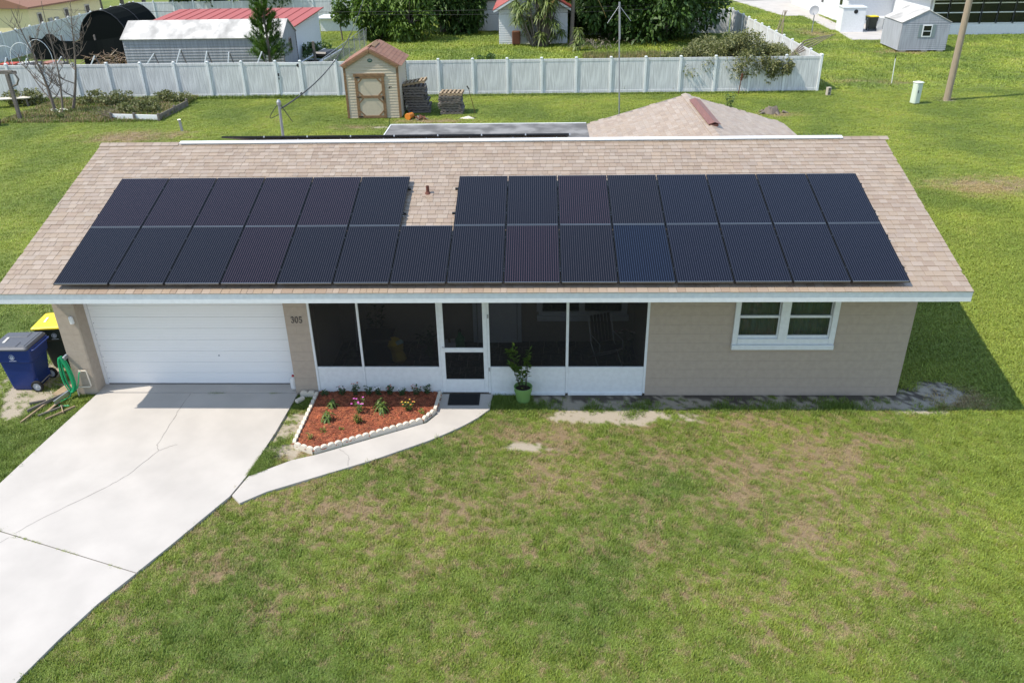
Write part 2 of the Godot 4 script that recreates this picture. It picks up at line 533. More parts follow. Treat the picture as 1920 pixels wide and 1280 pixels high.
func slab(called: String, poly: PackedVector2Array, y0: float, y1: float, m: Material, parent: Node = self) -> MeshInstance3D:
	var mb := MB.new()
	# local xy -> world xz: x = x, y = -z, extruded along world y
	var p := PackedVector2Array()
	for q in poly: p.append(Vector2(q.x, -q.y))
	mb.prism(Transform3D(Basis(Vector3.RIGHT, Vector3(0, 0, -1), Vector3.UP), Vector3(0, y0, 0)), p, y1 - y0)
	return part(parent, called, mb, m)

func crack(parent: Node, pts: Array, w: float, y: float) -> void:
	var mb := MB.new()
	var fine := []
	for i in pts.size() - 1:
		for k in 6:
			var p: Vector2 = pts[i].lerp(pts[i + 1], k / 6.0)
			fine.append(p + Vector2(rnd(-0.012, 0.012), rnd(-0.012, 0.012)))
	fine.append(pts[-1])
	for i in fine.size() - 1:
		var d: Vector2 = (fine[i + 1] - fine[i]).normalized()
		var s := Vector2(-d.y, d.x) * w * rnd(0.5, 1.2)
		mb.quad(Vector3(fine[i].x - s.x, y, fine[i].y - s.y), Vector3(fine[i].x + s.x, y, fine[i].y + s.y), Vector3(fine[i + 1].x + s.x, y, fine[i + 1].y + s.y), Vector3(fine[i + 1].x - s.x, y, fine[i + 1].y - s.y))
	part(parent, "crack", mb, M.crack)

func make_paving() -> void:
	var dv := Node3D.new()
	dv.name = "driveway"; add_child(dv); dv.set_meta("kind", "structure")
	slab("slab", drive, -0.1, 0.045, M.concrete, dv)
	slab("slab", drive2, -0.1, 0.042, M.concrete, dv)
	slab("apron", PackedVector2Array([Vector2(-0.40, -0.42), Vector2(3.82, -0.42), Vector2(3.82, -0.012), Vector2(-0.40, -0.012)]), -0.1, 0.055, M.concrete, dv)
	crack(dv, [Vector2(1.59, 0.02), Vector2(1.6, 0.66), Vector2(1.62, 1.2), Vector2(1.66, 1.88), Vector2(1.76, 2.07), Vector2(1.51, 2.82), Vector2(1.28, 3.16), Vector2(0.64, 3.91), Vector2(0.35, 4.35)], 0.004, 0.0472)
	crack(dv, [Vector2(1.76, 2.07), Vector2(1.95, 1.9), Vector2(2.05, 1.86)], 0.003, 0.0473)
	crack(dv, [Vector2(0.3, 4.45), Vector2(-0.1, 5.1), Vector2(-0.4, 6.2)], 0.003, 0.0442)
	var wk := slab("walkway", walk, -0.1, 0.04, M.walkway)
	wk.set_meta("kind", "structure")
	crack(wk, [Vector2(5.15, 1.98), Vector2(5.38, 2.2), Vector2(5.42, 2.5)], 0.0035, 0.0422)
	crack(wk, [Vector2(6.86, 0.62), Vector2(7.4, 0.6), Vector2(7.88, 0.61)], 0.002, 0.0422)

func tuft(blades: int, spread: float, h0: float, h1: float, w: float) -> ArrayMesh:
	var mb := MB.new()
	for i in blades:
		var a := rnd(0, TAU); var r := spread * sqrt(rng.randf())
		var p := Vector3(cos(a) * r, -0.005, sin(a) * r)
		var lean := rnd(0, TAU)
		var h := rnd(h0, h1)
		var d := Vector3(cos(lean) * h * rnd(0.3, 1.1), h, sin(lean) * h * rnd(0.3, 1.1))
		var k := rnd(0.75, 1.25)
		mb.col = Color(k * rnd(0.9, 1.15), k, k * rnd(0.8, 1.1))
		mb.strap(p, d, w, h * rnd(0.1, 0.5), 2)
	return mb.mesh()

func scatter(called: String, label: String, mesh: ArrayMesh, spots: Array) -> void:
	var mm := MultiMesh.new()
	mm.transform_format = MultiMesh.TRANSFORM_3D
	mm.use_colors = true
	mm.mesh = mesh
	mm.instance_count = spots.size()
	for i in spots.size():
		mm.set_instance_transform(i, spots[i][0])
		mm.set_instance_color(i, spots[i][1])
	var o := MultiMeshInstance3D.new()
	o.name = numbered(called)
	o.multimesh = mm
	o.material_override = M.grass
	add_child(o)
	tag(o, label, "grass", "", "stuff")

func blade_colour(x: float, z: float, t: Vector4) -> Color:
	var g := GREEN.lerp(LIME, 0.2 + t.w * 0.9 if z < -8.0 else t.w * 0.65)
	if x > 16.0 and z > -9.0: g = GREEN.lerp(LIME, 0.4 + 0.4 * t.w)
	var s := smoothstep(0.25, 0.85, t.y + rnd(-0.25, 0.25))
	return tint(g.lerp(STRAW * 1.05, s * 0.85), 0.22)

func make_grass() -> void:
	var near_a := tuft(16, 0.055, 0.025, 0.06, 0.0032)
	var near_b := tuft(14, 0.07, 0.03, 0.085, 0.0036)
	var mid_m := tuft(18, 0.14, 0.03, 0.085, 0.0075)
	var far_m := tuft(20, 0.30, 0.05, 0.13, 0.016)
	var A := []; var B := []; var C := []; var D := []
	# front yard
	for i in 150000:
		var z := rnd(0.05, 8.6)
		var half := 5.6 + (8.6 - z) * 0.62
		var x := 9.0 + rnd(-half - 4.5, half + 3.0)
		if x < -4.2 or x > 20.5 or bare(x, z): continue
		var t := turf(x, z)
		if rng.randf() < smoothstep(0.28, 0.5, t.x) * 0.97 or rng.randf() < smoothstep(0.35, 0.6, t.z) * 0.95: continue
		if rng.randf() < smoothstep(0.55, 1.0, t.y) * 0.6: continue
		var clump := nz2.get_noise_2d(x * 2.2 + 90.0, z * 2.2)
		var s := rnd(0.7, 1.25) * (1.0 - 0.35 * t.y)
		var b := Basis(Vector3.UP, rnd(0, TAU)).scaled(Vector3(s, s * rnd(0.6, 1.2) * clampf(1.0 + clump * 1.3, 0.6, 1.6), s))
		(A if rng.randf() < 0.65 - clump * 0.4 else B).append([Transform3D(b, Vector3(x, 0.0, z)), blade_colour(x, z, t)])
	# weeds in the joint of the driveway and tall grass round the pot
	for i in 60:
		var k := rng.randf()
		if int(k * 14.0) % 3 == 1: continue
		var p := Vector2(-0.8, 4.01).lerp(Vector2(2.73, 5.23), k)
		A.append([Transform3D(Basis(Vector3.UP, rnd(0, TAU)).scaled(Vector3(0.5, 0.45, 0.5)), Vector3(p.x, 0.04, p.y)), tint(LIME, 0.2)])
	for e in [[2.1, 0.0, 0.16, 14], [3.35, 0.0, 0.1, 7], [3.76, 2.5, 0.22, 420], [3.85, 2.2, 0.2, 160], [3.7, 2.68, 0.1, 120], [3.98, 1.75, 0.12, 40]]:
		for i in e[3]:
			var x: float = e[0] + rng.randfn(0, e[2] * 0.6); var z: float = e[1] + rng.randfn(0, (e[2] if e[1] > 0.5 else 0.02))
			if e[1] > 0.5 and bare(x, z): continue
			A.append([Transform3D(Basis(Vector3.UP, rnd(0, TAU)).scaled(Vector3(0.9, 1.0, 0.9)), Vector3(x, 0.03, z)), tint(GREEN, 0.25)])
	for e in [[8.2, 0.32, 0.22, 260, 1.7], [8.75, 0.5, 0.25, 160, 1.4], [9.95, 0.5, 0.12, 40, 1.3], [10.7, 0.62, 0.1, 40, 1.3], [11.0, 0.42, 0.14, 50, 1.4], [12.6, 0.55, 0.3, 110, 1.5], [13.7, 0.52, 0.35, 110, 1.4], [14.9, 0.45, 0.25, 170, 1.9], [16.7, 0.62, 0.4, 40, 1.2], [7.6, 0.95, 0.15, 20, 1.0]]:
		for i in e[3]:
			var x: float = e[0] + rng.randfn(0, e[2]); var z: float = e[1] + rng.randfn(0, 0.12)
			if z < 0.1 or bare(x, z): continue
			B.append([Transform3D(Basis(Vector3.UP, rnd(0, TAU)).scaled(Vector3(1, e[4], 1)), Vector3(x, 0, z)), tint(GREEN * 1.05, 0.25)])
	# sides and back yard
	for i in 150000:
		var z := rnd(-31.0, 1.2)
		var x := rnd(-22.0, 36.0)
		if x > 16.0 and x < 24.0 and z > -14.0 and rng.randf() < 0.0: continue
		if z > 0.05 and x > -4.2 and x < 20.5: continue
		if bare(x, z): continue
		if in_box(x, z, -0.4, 16.0, -22.0, 0.0): continue
		var t := turf(x, z)
		if rng.randf() < smoothstep(0.3, 0.5, t.x) * 0.95 or rng.randf() < smoothstep(0.35, 0.6, t.z) * 0.9: continue
		if rng.randf() < smoothstep(0.5, 1.0, t.y) * 0.5: continue
		var s := rnd(0.75, 1.2)
		C.append([Transform3D(Basis(Vector3.UP, rnd(0, TAU)).scaled(Vector3(s, s * rnd(0.7, 1.2), s)), Vector3(x, 0, z)), blade_colour(x, z, t)])
	# extra density close on the right-hand side
	for i in 60000:
		var z := rnd(-14.0, 0.6); var x := rnd(16.25, 25.0)
		var t := turf(x, z)
		if rng.randf() < smoothstep(0.3, 0.5, t.x) * 0.95 or rng.randf() < smoothstep(0.35, 0.6, t.z) * 0.9: continue
		var s := rnd(0.7, 1.1)
		C.append([Transform3D(Basis(Vector3.UP, rnd(0, TAU)).scaled(Vector3(s, s * rnd(0.7, 1.2), s)), Vector3(x, 0, z)), blade_colour(x, z, t)])
	# long grass at the fence foot and round the raised bed
	for i in 2600:
		var x := rnd(-20.5, 23.5)
		var s := rnd(0.7, 1.6) * (1.5 if x < -4.0 else 0.9)
		C.append([Transform3D(Basis(Vector3.UP, rnd(0, TAU)).scaled(Vector3(s, s * 1.5, s)), Vector3(x, 0, -30.72 + absf(rng.randfn(0, 0.16)))), tint(GREEN * 0.9, 0.25)])
	for i in 7000:
		var x := rnd(-17.5, -9.6); var z := rnd(-30.6, -25.2)
		var s := rnd(0.9, 1.8)
		C.append([Transform3D(Basis(Vector3.UP, rnd(0, TAU)).scaled(Vector3(s, s * 1.8, s)), Vector3(x, 0.1 if x > -12.0 and z < -25.7 else 0.0, z)), tint((GREEN if rng.randf() < 0.55 else STRAW * 0.8), 0.25)])
	# beyond the fence
	for i in 70000:
		var z := rnd(-75.0, -31.2)
		var x := rnd(-32.0, 52.0)
		if x < -4.5 and z > -48.0: continue
		if bare(x, z): continue
		var t := turf(x, z)
		var s := rnd(0.7, 1.2)
		if x < 23.0 and x > -4.0: s *= 1.25
		D.append([Transform3D(Basis(Vector3.UP, rnd(0, TAU)).scaled(Vector3(s, s * rnd(0.6, 1.2), s)), Vector3(x, 0, z)), blade_colour(x, z, t)])
	for i in 5000:
		var x := rnd(12.0, 23.2); var z := rnd(-44.0, -31.2)
		D.append([Transform3D(Basis(Vector3.UP, rnd(0, TAU)).scaled(Vector3(1, rnd(1.5, 4.0), 1)), Vector3(x, 0, z)), tint((STRAW * 0.8).lerp(GREEN, rng.randf()), 0.25)])
	scatter("lawn_grass", "short patchy green and straw grass of the front lawn", near_a, A)
	scatter("tall_lawn_grass", "longer green blades standing out of the front lawn", near_b, B)
	scatter("yard_grass", "bright green grass of the side and back yard", mid_m, C)
	scatter("field_grass", "rough grass of the plots beyond the white fence", far_m, D)

# ---------------------------------------------------------------- the house
func wall_blocks(wall: Node3D, x0: float, x1: float, z: float, y1: float, cut: Rect2) -> void:
	# painted concrete blocks laid in half bond, joints recessed
	var row := 0
	var y := 0.0
	var shapes := {}
	while y < y1 - 0.02:
		var yt := minf(y + 0.203, y1)
		var x := x0 - (0.2032 if row % 2 else 0.0)
		while x < x1 - 0.01:
			var spans := [[maxf(x, x0), minf(x + 0.4064, x1)]]
			if cut.size.x > 0 and yt > cut.position.y + 0.01 and y < cut.end.y - 0.01:
				var out := []
				for s in spans:
					if s[0] < cut.position.x: out.append([s[0], minf(s[1], cut.position.x)])
					if s[1] > cut.end.x: out.append([maxf(s[0], cut.end.x), s[1]])
				spans = out
			for s in spans:
				if s[1] - s[0] < 0.02: continue
				var size := Vector3(s[1] - s[0] - 0.0008, yt - y - 0.0035, 0.05)
				var key := "%.3f %.3f" % [size.x, size.y]
				if not shapes.has(key):
					var mb := MB.new()
					mb.cbox(Transform3D.IDENTITY, size, 0.0008)
					shapes[key] = mb.mesh()
				part(wall, "block", shapes[key], M.block, at((s[0] + s[1]) * 0.5, (y + yt) * 0.5, z - 0.025 + rnd(-0.0003, 0.0003)))
			x += 0.4064
		y += 0.203
		row += 1

func make_house() -> void:
	var h := thing("house", "single storey tan block house with shingled gable roof and screened porch", "house")
	# walls: cores behind the block faces
	var mb := MB.new()
	mb.bx(Vector3(11.05, 0, -0.20), Vector3(12.76, SOF, -0.004)); mb.bx(Vector3(14.62, 0, -0.20), Vector3(HR - 0.01, SOF, -0.004))
	mb.bx(Vector3(12.76, 0, -0.20), Vector3(14.62, 1.2, -0.004)); mb.bx(Vector3(12.76, 2.45, -0.20), Vector3(14.62, SOF, -0.004))
	var fw := part(h, "front_wall", mb, M.mortar)
	wall_blocks(fw, 11.05, HR, 0.0, SOF, Rect2(12.76, 1.2, 1.86, 1.25))
	mb = MB.new()
	mb.bx(Vector3(HL + 0.01, 0, -0.43), Vector3(-0.396, SOF, -0.004))
	var p1 := part(h, "garage_pier", mb, M.mortar)
	wall_blocks(p1, HL, -0.3936, 0.0, SOF, Rect2())
	mb = MB.new()
	mb.bx(Vector3(3.84, 0, -0.43), Vector3(4.29, SOF, -0.004))
	var p2 := part(h, "garage_pier", mb, M.mortar)
	wall_blocks(p2, 3.83, 4.30, 0.0, SOF, Rect2())
	mb = MB.new()
	# jambs painted like the blocks, lintel, side, back and inner walls
	mb.bx(Vector3(-0.3935, 0, -0.43), Vector3(-0.372, SOF, -0.004)); mb.bx(Vector3(3.829, 0, -0.43), Vector3(3.839, SOF, -0.051))
	mb.bx(Vector3(-0.371, 2.16, -0.42), Vector3(3.828, SOF, -0.005))
	part(h, "garage_jamb", mb, M.block)
	for e in [[HL, 1.0], [HR, -1.0]]:
		mb = MB.new()
		var x: float = e[0]
		var tp := 2.8176 + (1.0694 - 0.0) * tan(SL) - 0.14
		var zr := EAVE.z - RUN * cos(SL)
		var yr := EAVE.y + RUN * sin(SL) - 0.16
		var poly := PackedVector2Array([Vector2(0.05, 0), Vector2(0.05, tp), Vector2(-zr, yr), Vector2(-ZB - 0.02, tp), Vector2(-ZB - 0.02, 0)])
		mb.prism(Transform3D(Basis(Vector3(0, 0, -1), Vector3.UP, Vector3.RIGHT), Vector3(x if e[1] > 0 else x - 0.2, 0, 0)), poly, 0.2)
		part(h, "gable_wall", mb, M.block)
	mb = MB.new()
	mb.bx(Vector3(HL + 0.2, 0, ZB), Vector3(HR - 0.2, SOF, ZB + 0.2))
	part(h, "back_wall", mb, M.block)
	make_porch(h)
	make_garage_door(h)
	make_window(h)
	# eaves
	mb = MB.new()
	mb.cbox(at((RL + RR) * 0.5, 2.715, 1.055), Vector3(RR - RL, 0.205, 0.028), 0.003)
	mb.bx(Vector3(RL, 2.785, 1.0692), Vector3(4.63, 2.812, 1.0735)); mb.bx(Vector3(4.634, 2.785, 1.0692), Vector3(10.2, 2.812, 1.0742)); mb.bx(Vector3(10.204, 2.785, 1.0692), Vector3(RR, 2.812, 1.0735))
	part(h, "fascia", mb, M.trim)
	mb = MB.new()
	mb.bx(Vector3(RL + 0.03, 2.622, 0.0), Vector3(RR - 0.03, 2.634, 1.04))
	mb.bx(Vector3(HL + 0.2, 2.622, ZB), Vector3(HR - 0.2, 2.634, -0.001))
	part(h, "soffit", mb, M.white)
	for x in [RL + 0.012, RR - 0.012]:
		mb = MB.new()
		for s in [1, -1]:
			var a := rp(x, 0.03, -0.13); var b := rp(x, RUN, -0.13)
			if s < 0:
				a.z = 2.0 * rp(x, RUN).z - a.z
			mb.box(Transform3D(along(a, b).basis, (a + b) * 0.5), Vector3(0.024, (b - a).length(), 0.18) if absf(along(a, b).basis.x.x) > 0.9 else Vector3(0.18, (b - a).length(), 0.024))
		part(h, "rake_board", mb, M.white)
	make_roof(h)
	make_addition(h)
	# number, lamp, pipes on the wall
	var f := SystemFont.new(); f.font_names = PackedStringArray(["Droid Serif"]); f.font_weight = 400
	for k in 3:
		var tm := TextMesh.new()
		tm.text = "305"[k]; tm.font = f; tm.font_size = 32; tm.pixel_size = 0.0058; tm.depth = 0.014
		var nb := part(h, "digit", tm, M.black, at(3.985 + k * 0.082, 1.745, 0.006))
		nb.scale = Vector3(0.72, 1.0, 1.0)
	mb = MB.new()
	mb.cbox(Transform3D(Basis(Vector3.BACK, 0.06), Vector3(-0.47, 1.76, 0.03)), Vector3(0.085, 0.17, 0.06), 0.02)
	mb.cbox(Transform3D(Basis(Vector3.BACK, 0.06), Vector3(-0.47, 1.76, 0.064)), Vector3(0.06, 0.14, 0.012), 0.006)
	part(h, "alarm_box", mb, M.white)
	mb = MB.new()
	mb.tube([Vector3(-0.58, 0.62, -0.01), Vector3(-0.58, 0.62, 0.07), Vector3(-0.47, 0.62, 0.075), Vector3(-0.45, 0.6, 0.075), Vector3(-0.44, 0.26, 0.07), Vector3(-0.46, 0.235, 0.07), Vector3(-0.74, 0.23, 0.07), Vector3(-0.76, 0.21, 0.07), Vector3(-0.76, -0.02, 0.07)], [0.014], 8)
	mb.lathe(Transform3D(Basis(Vector3.RIGHT, PI / 2), Vector3(-0.58, 0.62, 0.075)), [Vector2(0, 0.035), Vector2(0.03, 0.03), Vector2(0.03, 0.015), Vector2(0, 0.01)], 10)
	part(h, "water_pipe", mb, M.stain_white)

func make_garage_door(h: Node3D) -> void:
	var mb := MB.new()
	mb.bx(Vector3(-0.371, 0.06, -0.39), Vector3(3.828, 2.3, -0.372))
	var d := part(h, "garage_door", mb, M.galv)
	for k in 8:
		mb = MB.new()
		var y0 := 0.075 + k * 0.262
		mb.cbox(at(1.728, y0 + 0.130, -0.36), Vector3(4.06, 0.259, 0.024), 0.0025)
		for q in 4:
			mb.cbox(at(1.728, y0 + 0.035 + q * 0.062, -0.3478), Vector3(4.055, 0.056, 0.003), 0.0012)
		part(d, "slat", mb, M.door)
	mb = MB.new()
	mb.bx(Vector3(-0.371, 0.056, -0.371), Vector3(-0.305, 2.3, -0.335)); mb.bx(Vector3(3.762, 0.056, -0.371), Vector3(3.828, 2.3, -0.335))
	part(d, "door_stop", mb, M.white)
	mb = MB.new()
	mb.bx(Vector3(-0.3, 0.0555, -0.372), Vector3(3.76, 0.0735, -0.35))
	part(d, "bottom_seal", mb, M.black)
	mb = MB.new()
	for k in 6: mb.cbox(at(-0.27, 0.2 + k * 0.262, -0.343), Vector3(0.02, 0.014, 0.01), 0.003)
	mb.cbox(at(2.2, 0.75, -0.342), Vector3(0.03, 0.03, 0.012), 0.004)
	part(d, "bolt", mb, M.galv)

func make_window(h: Node3D) -> void:
	var mb := MB.new()
	# white surround
	mb.cbox(at(12.745, 1.84, 0.012), Vector3(0.10, 1.26, 0.075), 0.006); mb.cbox(at(14.635, 1.84, 0.012), Vector3(0.11, 1.26, 0.075), 0.006)
	mb.cbox(at(13.67, 1.84, 0.008), Vector3(0.175, 1.26, 0.075), 0.006)
	mb.cbox(at(13.69, 1.27, 0.011), Vector3(1.78, 0.12, 0.07), 0.006); mb.cbox(at(13.69, 2.41, 0.011), Vector3(1.78, 0.12, 0.07), 0.006)
	mb.cbox(at(13.69, 1.155, 0.03), Vector3(2.0, 0.105, 0.12), 0.008)
	var w := part(h, "window", mb, M.trim)
	for e in [[12.795, 13.583], [13.757, 14.58]]:
		var x0: float = e[0]; var x1: float = e[1]; var xm := (x0 + x1) * 0.5
		mb = MB.new()
		mb.bx(Vector3(x0, 1.33, -0.045), Vector3(x1, 1.385, -0.004)); mb.bx(Vector3(x0, 1.765, -0.05), Vector3(x1, 1.81, -0.012))
		mb.bx(Vector3(x0, 1.385, -0.045), Vector3(x0 + 0.022, 1.765, -0.012)); mb.bx(Vector3(x1 - 0.022, 1.385, -0.045), Vector3(x1, 1.765, -0.012))
		mb.bx(Vector3(x0, 1.81, -0.065), Vector3(x0 + 0.018, 2.35, -0.04)); mb.bx(Vector3(x1 - 0.018, 1.81, -0.065), Vector3(x1, 2.35, -0.04))
		part(w, "sash", mb, M.trim)
		mb = MB.new(); mb.bx(Vector3(x0 + 0.022, 1.385, -0.032), Vector3(x1 - 0.022, 1.765, -0.028))
		part(w, "pane", mb, M.glass)
		mb = MB.new(); mb.bx(Vector3(x0 + 0.018, 1.81, -0.056), Vector3(x1 - 0.018, 2.35, -0.052))
		part(w, "pane", mb, M.glass)
		mb = MB.new()
		var n := 60
		for i in n:
			var xa := lerpf(x0 - 0.05, x1 + 0.05, float(i) / n); var xb := lerpf(x0 - 0.05, x1 + 0.05, float(i + 1) / n)
			var za := -0.24 + 0.025 * sin(xa * 47.0) + 0.015 * sin(xa * 83.0 + 1.0); var zb := -0.24 + 0.025 * sin(xb * 47.0) + 0.015 * sin(xb * 83.0 + 1.0)
			mb.quad(Vector3(xa, 1.1, za), Vector3(xb, 1.1, zb), Vector3(xb, 2.5, zb), Vector3(xa, 2.5, za))
		part(w, "curtain", mb, M.curtain)
	mb = MB.new()
	mb.bx(Vector3(12.4, 0.9, -1.5), Vector3(15.0, 2.6, -1.45))
	part(w, "room_wall", mb, M.room)

func make_porch(h: Node3D) -> void:
	var mb := MB.new()
	# floor of irregular stones on a slab, inner walls
	mb.bx(Vector3(4.3, -0.05, -2.35), Vector3(11.05, 0.012, -0.05))
	var fl := part(h, "porch_floor", mb, M.mortar)
	var row := 0
	var z := -2.34
	while z < -0.1:
		var dz := 0.30
		var x := 4.31 + rnd(-0.2, 0.0)
		while x < 11.04:
			var wv := rnd(0.28, 0.5)
			var xa := maxf(x, 4.31); var xb := minf(x + wv, 11.04)
			if xb - xa > 0.05:
				mb = MB.new()
				var g := rnd(0.75, 1.2)
				mb.col = Color(0.17 * g, 0.115 * g, 0.085 * g).lerp(Color(0.14 * g, 0.13 * g, 0.12 * g), rng.randf())
				mb.cbox(at((xa + xb) * 0.5, 0.014, minf(z + dz, -0.06) * 0.5 + z * 0.5), Vector3(xb - xa - 0.014, 0.016, minf(z + dz, -0.06) - z - 0.014), 0.004)
				part(fl, "stone", mb, M.tile)
			x += wv
		z += dz
		row += 1
	mb = MB.new()
	mb.bx(Vector3(4.28, 0, -2.55), Vector3(11.06, SOF, -2.35))
	mb.bx(Vector3(4.1, 0, -2.35), Vector3(4.3, SOF, -0.431)); mb.bx(Vector3(11.052, 0, -2.35), Vector3(11.25, SOF, -0.201))
	var iw := part(h, "porch_wall", mb, M.block)
	# front door and inner window
	mb = MB.new()
	mb.cbox(at(7.93, 1.06, -2.335), Vector3(0.90, 2.03, 0.04), 0.004)
	var fd := part(h, "front_door", mb, M.white)
	mb = MB.new()
	for x in [7.42, 8.44]: mb.cbox(at(x, 1.06, -2.32), Vector3(0.09, 2.1, 0.07), 0.005)
	mb.cbox(at(7.93, 0.03, -2.32), Vector3(0.94, 0.04, 0.1), 0.004)
	part(fd, "door_frame", mb, M.trim)
	mb = MB.new()
	mb.cbox(at(9.88, 0.64, -2.31), Vector3(2.08, 0.13, 0.1), 0.006); mb.cbox(at(9.88, 0.75, -2.325), Vector3(2.0, 0.1, 0.05), 0.004)
	for x in [8.90, 9.86, 10.82]: mb.cbox(at(x, 1.4, -2.325), Vector3(0.13, 1.2, 0.05), 0.004)
	var win := part(h, "porch_window", mb, M.trim)
	for x in [9.38, 10.34]:
		mb = MB.new(); mb.bx(Vector3(x - 0.41, 0.8, -2.349), Vector3(x + 0.41, 2.0, -2.34))
		part(win, "pane", mb, M.darkglass)
	# aluminium screen wall
	mb = MB.new()
	for e in [[4.30, 4.345], [5.27, 5.315], [6.85, 6.895], [7.85, 7.895], [9.42, 9.475], [11.0, 11.05]]:
		mb.cbox(at((e[0] + e[1]) * 0.5, 1.335, -0.02), Vector3(e[1] - e[0], 2.57, 0.05), 0.004)
	mb.cbox(at(7.67, 2.56, -0.021), Vector3(6.70, 0.12, 0.046), 0.004)
	for e in [[4.346, 5.269], [5.316, 6.849], [7.896, 9.419], [9.476, 10.999]]:
		mb.cbox(at((e[0] + e[1]) * 0.5, 0.645, -0.02), Vector3(e[1] - e[0], 0.05, 0.046), 0.004)
	var fr := part(h, "screen_frame", mb, M.trim)
	for e in [[4.346, 5.269], [5.316, 6.849], [7.896, 9.419], [9.476, 10.999]]:
		mb = MB.new(); mb.bx(Vector3(e[0], 0.67, -0.027), Vector3(e[1], 2.5, -0.024))
		part(fr, "screen", mb, M.screen)
		mb = MB.new(); mb.cbox(at((e[0] + e[1]) * 0.5, 0.335, -0.018), Vector3(e[1] - e[0], 0.57, 0.02), 0.003)
		mb.cbox(at((e[0] + e[1]) * 0.5, 0.035, -0.005), Vector3(e[1] - e[0], 0.06, 0.05), 0.004)
		part(fr, "kick_panel", mb, M.trim)
	mb = MB.new()
	for x in [6.94, 7.805]: mb.cbox(at(x, 1.28, -0.012), Vector3(0.085, 2.42, 0.035), 0.004)
	mb.cbox(at(7.372, 1.06, -0.012), Vector3(0.78, 0.10, 0.033), 0.004); mb.cbox(at(7.372, 0.225, -0.012), Vector3(0.78, 0.31, 0.033), 0.004); mb.cbox(at(7.372, 2.45, -0.012), Vector3(0.78, 0.08, 0.033), 0.004)
	var sd := part(h, "screen_door", mb, M.trim)
	for e in [[0.381, 1.009], [1.111, 2.41]]:
		mb = MB.new(); mb.bx(Vector3(6.983, e[0], -0.018), Vector3(7.762, e[1], -0.015))
		part(sd, "screen", mb, M.screen)
	mb = MB.new()
	for y in [0.62, 1.82]: mb.cbox(at(7.872, y, 0.011), Vector3(0.03, 0.085, 0.012), 0.002)
	part(sd, "hinge", mb, M.galv)
	mb = MB.new(); mb.tube([Vector3(6.945, 1.14, 0.005), Vector3(6.945, 1.14, 0.04), Vector3(6.985, 1.13, 0.045)], [0.009], 8)
	part(sd, "handle", mb, M.steel)

var shingle_tones := [Color(0.435, 0.335, 0.248), Color(0.455, 0.357, 0.272), Color(0.40, 0.30, 0.22), Color(0.475, 0.38, 0.295), Color(0.425, 0.332, 0.255), Color(0.445, 0.338, 0.245)]

